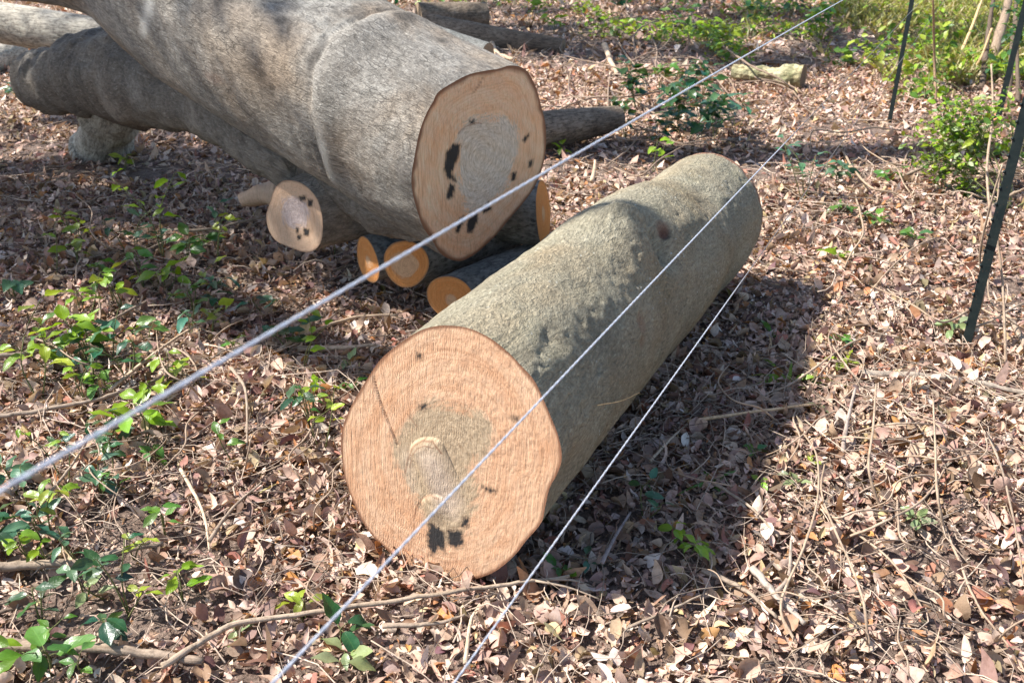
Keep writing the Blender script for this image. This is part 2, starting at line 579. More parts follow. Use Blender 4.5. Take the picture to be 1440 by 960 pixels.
# ------------------------------------------------------------------ leaves
def leaf_batch(name, pos, yaw, pitch, roll, L, W, fold, curl, col, mat, nu=2, nv=4, parent=None, twist=0.0, shape=0.85, build=True):
    pos = np.asarray(pos, float)
    N = len(pos)
    us = np.linspace(-1, 1, nu + 1)
    vs = np.linspace(0, 1, nv + 1)
    U, V = np.meshgrid(us, vs)
    U = U.ravel()
    V = V.ravel()
    m = len(U)
    w = np.sin(math.pi * np.clip(V, 0.02, 0.985) ** shape) ** 0.8
    b = lambda a: np.broadcast_to(np.asarray(a, float), (N,))[:, None]
    L_, W_, fo, cu = b(L), b(W), b(fold), b(curl)
    x = V[None] * L_
    y = U[None] * w[None] * W_ * 0.5
    z = fo * np.abs(U[None]) * w[None] * W_ * 0.5 + cu * (V[None] ** 2) * L_
    z = z + 0.06 * L_ * np.sin(V[None] * 9 + b(rng.uniform(0, 6, N))) * U[None] * w[None]
    # curling shortens the leaf
    x = x - 0.3 * np.abs(cu) * L_ * V[None] ** 2
    rl = b(roll) + b(twist) * (V[None] - 0.5)
    cr, sr = np.cos(rl), np.sin(rl)
    y, z = y * cr - z * sr, y * sr + z * cr
    cp, sp_ = np.cos(b(pitch)), np.sin(b(pitch))
    x, z = x * cp - z * sp_, x * sp_ + z * cp
    cy, sy = np.cos(b(yaw)), np.sin(b(yaw))
    x, y = x * cy - y * sy, x * sy + y * cy
    Vt = np.stack([x, y, z], -1) + pos[:, None, :]
    i = np.arange(nv)[:, None]
    j = np.arange(nu)[None]
    a = (i * (nu + 1) + j).ravel()
    q = np.stack([a, a + 1, a + nu + 2, a + nu + 1], -1)
    Q = (q[None] + (np.arange(N) * m)[:, None, None]).reshape(-1, 4)
    C = np.repeat(np.asarray(col, float)[:, None, :], m, 1).reshape(-1, 3)
    lv = np.stack([np.broadcast_to(U[None], (N, m)), np.broadcast_to(V[None], (N, m)), np.repeat(rng.random(N)[:, None], m, 1)], -1).reshape(-1, 3)
    if not build:
        return Vt.reshape(-1, 3), Q, C, lv
    return mesh_np(name, Vt.reshape(-1, 3), Q, None, mat, parent, True, col=C, vec2=lv)


PAL = np.array([[0.60, 0.45, 0.365], [0.52, 0.375, 0.295], [0.43, 0.30, 0.23], [0.32, 0.21, 0.16], [0.18, 0.115, 0.085],
                [0.47, 0.235, 0.10], [0.66, 0.53, 0.44], [0.54, 0.43, 0.25], [0.41, 0.205, 0.14], [0.73, 0.64, 0.57]])
PW = np.array([0.19, 0.17, 0.15, 0.13, 0.10, 0.04, 0.12, 0.03, 0.04, 0.05])


def litter_colours(n):
    c = PAL[rng.choice(len(PAL), n, p=PW / PW.sum())]
    return np.clip(c * np.array([1.03, 0.98, 0.945]) * rng.uniform(0.72, 1.15, (n, 1)) + rng.normal(0, 0.012, (n, 3)), 0.02, 0.8)


def wedge(n, y0, y1, margin=0.35):
    """points of the ground between y0 and y1 that lie about within the view"""
    out = []
    tot = 0
    while tot < n:
        y = np.sqrt(rng.uniform(y0 ** 2, y1 ** 2, n)) if y0 > 0.5 else rng.uniform(y0, y1, n)
        half = 0.576 * (y * 0.896 + 0.735) + margin
        x = rng.uniform(-1, 1, n) * half.max()
        k = np.abs(x) < half
        out.append(np.stack([x[k], y[k]], -1))
        tot += k.sum()
    return np.concatenate(out)[:n]


parts = []
for (n, y0, y1, Lm, nu, nv, zt) in ((28000, 0.9, 3.2, 0.035, 2, 5, 0.034), (44000, 0.9, 3.8, 0.013, 1, 2, 0.028), (44000, 3.0, 5.6, 0.036, 2, 4, 0.030), (66000, 5.4, 10.0, 0.042, 2, 2, 0.028), (45000, 9.8, 19.0, 0.068, 2, 2, 0.03)):
    mg = 0.9 if y0 < 2 else (1.3 if y0 < 5 else 2.2)
    n = int(n * (1.22 if y0 < 9 else 1.12))
    xy = wedge(n, y0, y1, mg)
    if Lm > 0.02:
        bare = fbm(np.stack([xy[:, 0] * 1.7, xy[:, 1] * 1.7, np.full(len(xy), 8.0)], -1), 3)
        xy = xy[bare + rng.uniform(-0.25, 0.25, len(xy)) > -0.95]
        n = len(xy)
    L = Lm * np.exp(rng.normal(0, 0.5, n))
    L = np.clip(L, Lm * 0.35, Lm * 1.95)
    W = L * np.where(rng.random(n) < 0.25, rng.uniform(0.10, 0.28, n), rng.uniform(0.3, 0.8, n))
    z = terrain(xy[:, 0], xy[:, 1]) + rng.uniform(0.002, zt, n)
    flat = 1.0 if y0 < 5 else 0.55
    pit = rng.normal(0, 0.32, n) * flat
    up = rng.random(n) < (0.10 if y0 < 2 else 0.05) * flat ** 2
    pit[up] = rng.uniform(0.3, 0.9, up.sum())
    parts.append(leaf_batch('', np.stack([xy[:, 0], xy[:, 1], z], -1), rng.uniform(0, 6.28, n), pit, rng.normal(0, 0.5, n) * flat, L, W,
                            rng.normal(0.3, 0.6, n), rng.normal(0.08, 0.45, n), litter_colours(n), None, nu, nv, build=False, shape=0.9, twist=rng.normal(0, 0.9, n)))
off = 0
Vs, Qs, Cs, Ls = [], [], [], []
for V, Q, C, lv in parts:
    Vs.append(V); Qs.append(Q + off); Cs.append(C); Ls.append(lv)
    off += len(V)
lit = mesh_np('leaf_litter', np.vstack(Vs), np.vstack(Qs), None, M_LITTER, None, True, col=np.vstack(Cs), vec2=np.vstack(Ls))
tag(lit, 'brown and pinkish dry leaf litter covering the forest floor', 'leaf litter', kind='stuff')


def rand_twig(x, y, ln, r, z, yaw, bend=0.15, rise=0.05):
    d = np.array([math.cos(yaw), math.sin(yaw), 0])
    nrm = np.array([-d[1], d[0], 0])
    pts = []
    for f in (-0.5, -0.2, 0.1, 0.5):
        pts.append(np.array([x, y, z]) + d * ln * f + nrm * ln * rng.normal(0, bend * 0.5) + np.array([0, 0, max(0, rng.normal(rise * 0.3, rise) * ln)]))
    return resample(pts, 6)


mb = MB()
for (n, y0, y1, r0) in ((1500, 0.95, 3.2, 0.0013), (1000, 3.0, 6.0, 0.002), (380, 6.0, 13.0, 0.004)):
    xy = wedge(n, y0, y1, 0.3)
    for (x, y) in xy:
        ln = rng.uniform(0.06, 0.32) * (1 + 0.10 * y)
        c = rng.uniform(0.55, 1.9)
        mb.tube(rand_twig(x, y, ln, r0, terrain(x, y) + rng.uniform(0.02, 0.05), rng.uniform(0, 6.28), 0.2, 0.06), np.linspace(1.3, 0.6, 6) * r0 * rng.uniform(0.7, 1.6), 4, col=(c, c * 0.97, c * 0.93))
tw = mb.build('twig_litter', M_STICK)
tag(tw, 'fine broken twigs strewn through the dry leaves', 'twig litter', kind='stuff')


# ------------------------------------------------------------------ logs
def poly_mask(pts, poly, soft):
    """soft inside mask of 2-D points against a polygon"""
    x, y = pts[:, 0], pts[:, 1]
    ins = np.zeros(len(pts), bool)
    d = np.full(len(pts), 1e9)
    n = len(poly)
    for i in range(n):
        x1, y1 = poly[i]
        x2, y2 = poly[(i + 1) % n]
        cnd = ((y1 > y) != (y2 > y))
        xi = (x2 - x1) * (y - y1) / (y2 - y1 + 1e-12) + x1
        ins ^= cnd & (x < xi)
        e = np.array([x2 - x1, y2 - y1])
        tt = np.clip(((x - x1) * e[0] + (y - y1) * e[1]) / (e @ e + 1e-12), 0, 1)
        d = np.minimum(d, np.hypot(x - x1 - tt * e[0], y - y1 - tt * e[1]))
    sd = np.where(ins, d, -d)
    return np.clip(0.5 + sd / (2 * soft), 0, 1)


def line_mask(pts, line, w):
    d = np.full(len(pts), 1e9)
    for (x1, y1), (x2, y2) in zip(line[:-1], line[1:]):
        e = np.array([x2 - x1, y2 - y1])
        tt = np.clip(((pts[:, 0] - x1) * e[0] + (pts[:, 1] - y1) * e[1]) / (e @ e + 1e-12), 0, 1)
        d = np.minimum(d, np.hypot(pts[:, 0] - x1 - tt * e[0], pts[:, 1] - y1 - tt * e[1]))
    return np.clip(1.3 - d / w, 0, 1)


def closed_spline(pts, n):
    pts = np.asarray(pts, float)
    m = len(pts)
    ext = np.vstack([pts[-1], pts, pts[0], pts[1]])
    out = []
    for x in np.linspace(0, m, n, endpoint=False):
        i = int(x)
        f = x - i
        p0, p1, p2, p3 = ext[i], ext[i + 1], ext[i + 2], ext[i + 3]
        out.append(0.5 * ((2 * p1) + (-p0 + p2) * f + (2 * p0 - 5 * p1 + 4 * p2 - p3) * f * f + (-p0 + 3 * p1 - 3 * p2 + p3) * f ** 3))
    return np.array(out)


def face_mesh(name, outline, nrm, mat, parent, rings=60, rimw=0.02, heart=(), stain=(), cracks=(), disp=None, seed=0, heart_r=None, pale=()):
    """a sawn face inside a 3-D outline; heart / stain / cracks are pixel shapes laid on the face plane"""
    c = outline.mean(0)
    K = len(outline)
    fr = np.linspace(1, 0, rings + 1)[:-1]
    V = c + (outline - c)[None] * fr[:, None, None]
    V = V.reshape(-1, 3)
    V = np.vstack([V, c])
    frr = np.concatenate([np.repeat(fr, K), [0]])
    up = np.array([0, 0, 1.0])
    e = unit(np.cross(up, nrm))
    f = np.cross(nrm, e)
    uv = np.stack([(V - c) @ e, (V - c) @ f], -1)

    def pl(poly):
        q = on_plane(np.array([p[0] for p in poly], float), np.array([p[1] for p in poly], float), c, nrm)
        return np.stack([(q - c) @ e, (q - c) @ f], -1)
    hm = np.zeros(len(V))
    sm = np.zeros(len(V))
    for poly in heart:
        hm = np.maximum(hm, poly_mask(uv, pl(poly), 0.045))
    if heart_r is not None:
        hm = np.maximum(hm, np.clip((heart_r + 0.22 * vnoise(np.stack([uv[:, 0] * 14, uv[:, 1] * 14, np.full(len(uv), seed * 2.0)], -1)) - frr) / 0.35 + 0.5, 0, 1))
    for poly in stain:
        sm = np.maximum(sm, poly_mask(uv, pl(poly), 0.013))
    rad = np.linalg.norm(outline - c, axis=1)
    radf = np.concatenate([np.tile(rad, rings), [rad.mean()]])
    depth_in = (1 - frr) * radf
    wv = rimw * (1 + 0.4 * vnoise(np.stack([uv[:, 0] * 30, uv[:, 1] * 30, np.full(len(uv), seed * 1.0)], -1)))
    rm = 0.9 * np.clip(1.5 - depth_in / (wv * 0.66), 0, 1)
    for line, w in cracks:
        rm = np.maximum(rm, 0.6 * line_mask(uv, pl(line), w))
    dz = 0.0006 * fbm(np.stack([uv[:, 0] * 60, uv[:, 1] * 60, np.full(len(uv), seed + 3.0)], -1), 3)
    if disp is not None:
        dz = dz + disp(uv, pl)
    dz = dz * np.clip((1 - frr) * 12, 0, 1)
    V = V + nrm[None] * dz[:, None]
    q = ring_quads(rings, K)
    a = np.arange(K)
    o = (rings - 1) * K
    tr = np.stack([o + a, o + (a + 1) % K, np.full(K, rings * K)], -1)
    bc = np.stack([uv[:, 0], uv[:, 1], frr], -1)
    pm = np.zeros(len(V))
    for poly, wt in pale:
        pm = np.maximum(pm, wt * poly_mask(uv, pl(poly), 0.022))
    return mesh_np(name, V, q, tr, mat, parent, True, col=np.stack([hm, sm, rm, 1 - pm], -1), vec=bc)


def bark_sweep(name, outline, path_fn, S, mat, parent, amp=0.004, freq=14.0, extra=None, seed=0, aniso=(1, 1, 1), smooth_out=True):
    """outline: K x 3 closed curve about its mean; path_fn(s) -> offset vector, scale"""
    c = outline.mean(0)
    K = len(outline)
    rel = outline - c
    R0 = np.linalg.norm(rel, axis=1)
    th = np.arange(K) / K * 2 * math.pi
    rings = []
    bcs = []
    ft = np.fft.fft(rel, axis=0)
    kk = np.minimum(np.arange(K), K - np.arange(K))
    relS = np.real(np.fft.ifft(ft * (kk <= 3)[:, None], axis=0))
    for s in S:
        off_, sc = path_fn(s)
        f = float(sstep(0.0, 0.3, s)) if smooth_out else 0.0
        rings.append(c + off_ + (rel * (1 - f) + relS * f) * sc)
        bcs.append(np.stack([np.full(K, s), np.cos(th) * R0.mean(), np.sin(th) * R0.mean()], -1))
    V = np.array(rings)
    bc = np.array(bcs)
    n = np.repeat((rel / R0[:, None])[None], len(S), 0)
    d = amp * fbm(bc * np.array(aniso) * freq + seed * 3.1, 4) + amp * 1.6 * fbm(bc * 2.6 + seed, 2)
    d = d * np.clip(0.15 + np.asarray(S)[:, None] / 0.08, 0, 1)
    col = np.zeros((len(S), K, 3))
    if extra is not None:
        d2, col = extra(V, bc, n)
        d = d + d2
    V = V + n * d[..., None]
    Vf = V.reshape(-1, 3)
    o = mesh_np(name, Vf, ring_quads(len(S), K), None, mat, parent, True, col=col.reshape(-1, 3), vec=bc.reshape(-1, 3))
    return o, V


def pick(V, n, px, py):
    """the point of a swept surface seen at a pixel"""
    p = proj(V)
    front = ((CAM - V) * n).sum(-1) > 0
    d = np.hypot(p[..., 0] - px, p[..., 1] - py) + np.where(front, 0, 1e6)
    return V.reshape(-1, 3)[np.argmin(d)]


# ---- the sawn log in front
AX = unit([0.453, 0.891, 0])
N1 = unit(AX + np.array([0, 0, -0.12]))
Zf = np.array([(450, 57), (520, 65), (590, 95), (650, 140), (700, 190), (745, 240), (775, 300), (805, 370), (828, 430), (840, 500), (825, 555), (800, 600), (785, 660), (770, 720), (720, 780), (680, 830), (620, 880), (560, 905), (490, 920), (430, 917), (370, 895), (310, 860), (250, 810), (200, 760), (160, 700), (130, 630), (108, 560), (97, 480), (98, 420), (115, 360), (145, 300), (185, 235), (230, 170), (290, 120), (350, 80), (400, 62)], float)
O1 = closed_spline(440 + Zf * 400 / 960, 240)
c0 = gz(660, 823)
Q1 = on_plane(O1[:, 0], O1[:, 1], c0, N1)
Q1c = Q1.mean(0)
Q1 = Q1 + np.array([0, 0, 0.012])
LLEN = 2.25
log = thing('sawn_log', (Q1c[0], Q1c[1], 0), 'large sawn log lying in front, pale orange cut end with grey heart facing us', 'log', None)


def log_path(s):
    sc = 1 - 0.065 * sstep(0.9, LLEN, s) + 0.03 * sstep(1.85, LLEN, s) + 0.035 * math.exp(-((s - 1.42) / 0.2) ** 2) - 0.03 * math.exp(-((s - 1.80) / 0.14) ** 2)
    return AX * s + np.array([0, 0, -0.075 * sstep(1.0, LLEN, s)]), sc


def log_extra(V, bc, n):
    d = np.zeros(V.shape[:2])
    col = np.zeros(V.shape)
    for px, py, r, a in ((862, 322, 0.13, 0.07), (930, 340, 0.07, -0.085), (985, 262, 0.13, -0.028), (1020, 330, 0.15, 0.012)):
        c = pick(V, n, px, py)
        dd = np.linalg.norm(V - c, axis=-1)
        d += a * np.exp(-(dd / r) ** 2)
    for px, py, r, ch, w in ((935, 319, 0.028, 2, 0.5), (938, 323, 0.022, 1, 0.95), (921, 347, 0.014, 0, 0.8), (880, 319, 0.016, 2, 0.5), (893, 322, 0.016, 2, 0.6), (868, 317, 0.014, 1, 0.6), (857, 316, 0.012, 1, 0.6), (905, 455, 0.03, 2, 0.35), (906, 480, 0.02, 2, 0.3)):
        c = pick(V, n, px, py)
        dd = np.linalg.norm(V - c, axis=-1)
        m = np.clip((1.25 - dd / r) * 2, 0, 1) * w
        col[..., ch] = np.maximum(col[..., ch], m)
        d -= 0.010 * np.clip(1.2 - dd / r, 0, 1)
    # ridges of the scar above the knot
    c1 = pick(V, n, 855, 322)
    c2 = pick(V, n, 895, 327)
    e = c2 - c1
    tt = np.clip(((V - c1) @ e) / (e @ e), 0, 1)
    dd = np.linalg.norm(V - c1 - tt[..., None] * e, axis=-1)
    d += 0.026 * np.exp(-(dd / 0.018) ** 2)
    edge = LLEN - bc[..., 0] + 0.012 * vnoise(bc * 22)
    col[..., 2] = np.maximum(col[..., 2], 0.85 * np.clip(1.6 - edge / 0.016, 0, 1))
    # puckered bark near the face rim
    ck = fbm(bc * np.array([30, 24, 24]) + 5, 3)
    d -= 0.004 * sstep(0.25, 0.6, ck)
    return d, col


S1 = np.concatenate([np.linspace(0, 0.05, 5)[:-1], np.linspace(0.05, LLEN, 230)])
bark1, V1 = bark_sweep('bark', Q1, log_path, S1, M_BARK_LOG, log, 0.0035, 16, log_extra, 1)

zp = lambda L: [(440 + x * 400 / 960, 440 + y * 400 / 960) for x, y in L]
heart1 = [zp([(350, 330), (400, 310), (470, 318), (560, 330), (600, 380), (600, 440), (570, 490), (525, 520), (548, 570), (556, 620), (530, 670), (512, 725), (490, 770), (430, 785), (392, 740), (365, 660), (330, 600), (310, 530), (280, 500), (280, 450), (300, 400)])]
stain1 = [zp([(393, 705), (430, 730), (445, 745), (443, 800), (425, 790), (402, 818), (388, 770)]), zp([(455, 735), (500, 735), (508, 780), (480, 790), (458, 778)]), zp([(508, 690), (525, 695), (522, 715), (505, 718)]),
          zp([(360, 312), (384, 308), (380, 322), (362, 324)]), zp([(352, 138), (364, 140), (364, 154), (354, 154)]), zp([(680, 352), (690, 352), (689, 362), (681, 361)]), zp([(575, 588), (600, 593), (618, 600), (598, 604)])]
crack1 = [(zp([(204, 215), (225, 290), (245, 345), (268, 400), (285, 445)]), 0.0016), (zp([(318, 338), (350, 382)]), 0.002), (zp([(340, 690), (352, 650), (372, 622), (400, 612), (428, 624)]), 0.0032), (zp([(312, 540), (320, 495), (345, 445), (375, 427), (410, 430), (440, 470)]), 0.0032), (zp([(326, 520), (338, 480), (360, 452), (385, 442), (412, 450)]), 0.0018), (zp([(325, 800), (345, 700)]), 0.002)]


def disp1(uv, pl):
    d = np.zeros(len(uv))
    for (ax_, ay_, bx_, by_, wd, h) in ((386, 462, 476, 660, 62, 0.013), (408, 640, 440, 720, 42, 0.008)):
        a_, b_, w_ = pl(zp([(ax_, ay_), (bx_, by_), (ax_ + wd, ay_)]))
        e_ = b_ - a_
        ln = np.linalg.norm(e_)
        e_ = e_ / ln
        wl = np.linalg.norm(w_ - a_)
        t_ = (uv - a_) @ e_
        l_ = (uv - a_) @ np.array([-e_[1], e_[0]])
        r = np.sqrt((l_ / wl) ** 2 + (np.minimum(t_, 0) / (wl * 0.6)) ** 2)
        prof = np.sqrt(np.clip(1 - r ** 2, 0, 1)) * (1 - sstep(0.15 * ln, 1.0 * ln, t_))
        d += h * prof
    fz = sstep(-0.05, 0.2, uv[:, 0] + 0.2 * uv[:, 1])
    d += 0.0007 * fz * np.abs(fbm(np.stack([uv[:, 0] * 90, uv[:, 1] * 90, uv[:, 0] * 0 + 5], -1), 3))
    d -= 0.005 * line_mask(uv, pl(crack1[0][0]), 0.003)
    return d


Q1f = on_plane(*closed_spline(440 + Zf * 400 / 960, 480).T, c0, N1) + np.array([0, 0, 0.012])
face_mesh('cut_face', Q1f, -N1, M_WOOD_LOG, log, 110, 0.011, heart1, stain1, crack1, disp1, 1, pale=[(zp([(360, 470), (400, 450), (440, 490), (470, 560), (500, 640), (480, 690), (430, 660), (395, 580)]), 0.75), (zp([(300, 470), (330, 460), (345, 600), (330, 640), (305, 560)]), 0.35)])
face_mesh('cut_face', V1[-1][::-1].copy(), unit(AX), M_WOOD_LOG, log, 10, 0.01, heart_r=0.4, seed=2)

# ---- the big fallen trunk
az = math.radians(45)
NF = unit([-math.sin(az), math.cos(az), 0.05])
Zb = np.array([(400, 62), (450, 55), (500, 40), (545, 45), (580, 65), (605, 105), (625, 150), (640, 210), (660, 290), (665, 350), (662, 430), (645, 510), (610, 590), (560, 660), (500, 730), (450, 790), (400, 840), (340, 890), (280, 918), (220, 905), (180, 870), (150, 820), (115, 770), (85, 690), (65, 610), (60, 540), (75, 440), (95, 340), (125, 260), (155, 205), (180, 160), (240, 120), (320, 80)], float)
bz = lambda L: [(560 + x * 0.3125, 80 + y * 0.3125) for x, y in L]
O2 = closed_spline(np.array(bz(Zb)), 260)
b0 = CAM + 0.86 * (gz(640, 366, 0.2) - CAM)
Q2 = on_plane(O2[:, 0], O2[:, 1], b0, NF)
Q2c = Q2.mean(0)
trunk = thing('fallen_trunk', (Q2c[0], Q2c[1], 0), 'huge grey fallen trunk with a lower fork, its orange sawn end resting on small logs', 'tree trunk', None)
a48 = math.radians(53)
TD = np.array([-math.sin(a48), math.cos(a48), 0.285])


def trunk_path(s):
    o = TD * s + np.array([-0.90, 0.0, -0.25]) * min(2.5, max(0, s - 2.2)) ** 1.5
    return o, 1 + 0.03 * sstep(0.2, 1.2, s) - 0.30 * sstep(1.6, 2.6, s)


def trunk_extra(V, bc, n):
    d = np.zeros(V.shape[:2])
    col = np.zeros(V.shape)
    s = bc[..., 0]
    c_ = np.argmin(np.linalg.norm((V - pick(V, n, 430, 140)).reshape(-1, 3), axis=1))
    SG = bc.reshape(-1, 3)[c_, 0]
    cside = sstep(-0.2, 0.35, -n[..., 1] * 0.6 - n[..., 0] * 0.3 + n[..., 2] * 0.5)
    w = 0.07 * vnoise(bc * 3.0) + 0.02 * vnoise(bc * 11)
    q = s + w - SG            # negative towards the sawn end
    brk = 0.35 + 0.65 * sstep(-0.4, 0.3, vnoise(bc * 5 + 9))
    d += -0.016 * brk * np.exp(-(q / 0.020) ** 2) * cside + 0.014 * np.exp(-((q + 0.09) / 0.07) ** 2) * cside
    d += -0.005 * brk * np.exp(-((q - 0.05) / 0.014) ** 2) * cside
    col[..., 1] = 0.75 * np.exp(-(q / 0.013) ** 2) * cside * sstep(-0.3, 0.3, vnoise(bc * 9))
    col[..., 0] = 0.45 * np.exp(-((q + 0.07) / 0.035) ** 2) * cside * sstep(-0.2, 0.5, vnoise(bc * 7 + 3))
    wrk = np.sin(s * 95 + 6 * vnoise(bc * 5)) * np.exp(-((q - 0.08) / 0.12) ** 2)
    d += 0.0012 * wrk * cside
    for px, py, r, ch, wt in ((575, 15, 0.05, 1, 0.7), (620, 58, 0.025, 1, 0.7), (395, 30, 0.03, 1, 0.6), (505, 15, 0.04, 1, 0.5), (350, 95, 0.05, 1, 0.35), (300, 110, 0.06, 2, 0.15)):
        c = pick(V, n, px, py)
        e = V - c
        dd = np.linalg.norm(e * np.array([1.0, 1.0, 2.2]), axis=-1)
        m = np.clip((1.2 - dd / r) * 1.6 + 0.5 * vnoise(bc * 40), 0, 1) * wt
        col[..., ch] = np.maximum(col[..., ch], m * (dd < 2 * r))
    c1 = pick(V, n, 208, 4)
    c2 = pick(V, n, 198, 45)
    e = c2 - c1
    tt = np.clip(((V - c1) @ e) / (e @ e), 0, 1)
    dd = np.linalg.norm(V - c1 - tt[..., None] * e, axis=-1)
    col[..., 0] = np.maximum(col[..., 0], 0.75 * np.clip(1.3 - dd / 0.035 + 0.5 * vnoise(bc * 25), 0, 1) * (dd < 0.08))
    return d, col


S2 = np.concatenate([np.linspace(0, 0.05, 5)[:-1], np.linspace(0.05, 3.6, 250), np.linspace(3.62, 6.5, 90)])
bark2, V2 = bark_sweep('bark', Q2, trunk_path, S2, M_BARK_BIG, trunk, 0.0035, 13, trunk_extra, 4, (0.6, 1.3, 1.3))
heart2 = [bz([(270, 330), (330, 290), (400, 270), (480, 280), (535, 300), (540, 400), (520, 470), (500, 560), (430, 640), (380, 690), (300, 690), (280, 600), (280, 520), (285, 440), (270, 390)])]
stain2 = [bz([(245, 395), (278, 400), (265, 470), (240, 520), (260, 560), (225, 550), (210, 500), (220, 430)]), bz([(232, 575), (250, 580), (246, 630), (218, 636), (224, 595)]), bz([(375, 680), (405, 658), (418, 685), (385, 702)]), bz([(318, 715), (358, 698), (352, 740), (332, 786), (308, 788)]), bz([(262, 745), (290, 720), (310, 725), (282, 760), (270, 790), (260, 785)]), bz([(512, 525), (530, 520), (526, 548), (512, 555)]), bz([(560, 375), (584, 348), (588, 355), (568, 382)]), bz([(320, 288), (340, 284), (340, 298), (322, 300)]), bz([(585, 470), (605, 462), (598, 490), (586, 494)])]
crack2 = [(bz([(385, 90), (370, 120), (335, 165)]), 0.0035), (bz([(270, 345), (300, 315), (345, 298), (375, 300)]), 0.003)]


def disp2(uv, pl):
    g = uv[:, 0] * 60 + uv[:, 1] * 90
    return 0.0012 * np.sin(g) + 0.003 * fbm(np.stack([uv[:, 0] * 6, uv[:, 1] * 6, uv[:, 0] * 0], -1), 3)


face_mesh('cut_face', Q2, -NF, M_WOOD_BIG, trunk, 80, 0.022, heart2, stain2, crack2, disp2, 3)


def pxpath(L):
    """(px, py, y, radius in px) -> centre points and metric radii"""
    pts, rr = [], []
    for px, py, y, r in L:
        p = at_y(px, py, y)
        dep = p[1] * math.cos(P) - (p[2] - H) * math.sin(P)
        pts.append(p)
        rr.append(r * dep / F)
    return np.array(pts), np.array(rr)


def px_tube(name, L, mat, parent, n=60, k=48, wob=0.06, seed=0, amp=0.0):
    pts, rr = pxpath(L)
    path = resample(pts, n)
    rad = np.interp(np.linspace(0, len(rr) - 1, n), np.arange(len(rr)), rr)
    V, q, t, bc = tube_data(path, rad, k, wob, seed)
    if amp:
        V = V + amp * fbm(bc * 14 + seed, 3)[:, None] * np.array([0.3, -0.5, 0.8])
    return mesh_np(name, V, q, t, mat, parent, True, col=np.zeros((len(V), 3)), vec=bc), path, rad


px_tube('limb', [(600, 320, 3.36, 24), (550, 288, 3.60, 46), (500, 256, 3.86, 54), (455, 230, 4.04, 52), (400, 205, 4.14, 52), (320, 152, 4.55, 58), (240, 120, 5.00, 63), (170, 106, 5.42, 64), (130, 108, 5.58, 54), (100, 113, 5.68, 46), (70, 113, 5.80, 46), (48, 112, 5.85, 40), (40, 111, 5.87, 30), (38, 111, 5.875, 10)], M_BARK_LIMB, trunk, 170, 140, 0.12, 11, 0.022)
px_tube('branch_stub', [(172, 112, 5.5, 48), (160, 150, 5.7, 42), (150, 182, 6.05, 35), (143, 204, 6.25, 40), (138, 216, 6.3, 46)], M_BARK_PALE, trunk, 50, 64, 0.14, 5, 0.012)

# the cut branch stub under the trunk
Zs = [(650, 82), (730, 100), (810, 155), (875, 235), (908, 330), (922, 420), (924, 500), (915, 575), (885, 640), (825, 682), (745, 682), (640, 645), (540, 600), (480, 530), (450, 440), (450, 350), (480, 260), (520, 150), (580, 90)]
O3 = closed_spline(np.array([(300 + x / 6, 240 + y / 6) for x, y in Zs], float), 120)
NS = unit([-0.62, -0.75, -0.05])
s0 = at_y(np.array([410.]), np.array([303.]), 3.84)[0]
Q3 = on_plane(O3[:, 0], O3[:, 1], s0, NS)
stub_dir = unit(np.array([0.80, 0.42, 0.16]))
stub, V3 = bark_sweep('branch_stub', Q3, lambda s: (stub_dir * s, 1 + 0.30 * sstep(0.02, 0.5, s)), np.linspace(0, 0.62, 50), M_BARK_BIG, trunk, 0.003, 16, None, 8)
fs = lambda x, y: (300 + x / 6, 240 + y / 6)
face_mesh('cut_face', Q3, NS, M_WOOD_STUB, stub, 40, 0.008, [[fs(590, 250), fs(680, 220), fs(790, 270), fs(820, 360), fs(780, 460), fs(680, 490), fs(600, 440), fs(570, 340)]],
          [[fs(725, 225), fs(780, 215), fs(775, 245), fs(735, 250)], [fs(800, 245), fs(838, 250), fs(830, 300), fs(800, 300)], [fs(765, 490), fs(810, 500), fs(800, 550), fs(765, 540)], [fs(700, 485), fs(720, 490), fs(718, 525), fs(700, 520)], [fs(710, 545), fs(740, 540), fs(735, 575), fs(712, 580)]], [], None, 6)


def small_log(L0, L1, r0, r1, label, seed, oval=1.0, mat=M_BARK_SMALL, wmat=M_WOOD_SMALL, name='small_log', heart_r=0.5, cut=None, group=None, cat='log', rings=24, rimw=0.007, nst=60, rough=0.003):
    """round log between two 3-D centre points with both ends sawn"""
    p0, p1 = np.asarray(L0, float), np.asarray(L1, float)
    d = unit(p1 - p0)
    nn = d if cut is None else unit(cut)
    e = unit(np.cross([0, 0, 1.0], nn))
    f = np.cross(nn, e)
    th = np.linspace(0, 2 * math.pi, 90, endpoint=False)
    wv = 1 + 0.05 * np.sin(2 * th + seed) + 0.03 * np.sin(3 * th + seed * 2)
    ring = p0 + (np.cos(th) * wv)[:, None] * e * r0 + (np.sin(th) * wv)[:, None] * f * r0 * oval
    ln = np.linalg.norm(p1 - p0)
    o = thing(name, ((p0 + p1) / 2 * [1, 1, 0]), label, cat, group)
    b, V = bark_sweep('bark', ring, lambda s: (d * s, 1 + (r1 / r0 - 1) * s / ln), np.linspace(0, ln, nst), mat, o, rough, 18, None, seed)
    face_mesh('cut_face', V[0], -nn, wmat, o, rings, rimw, heart_r=heart_r, seed=seed)
    face_mesh('cut_face', V[-1][::-1].copy(), nn, wmat, o, rings, rimw, heart_r=heart_r, seed=seed + 1)
    return o


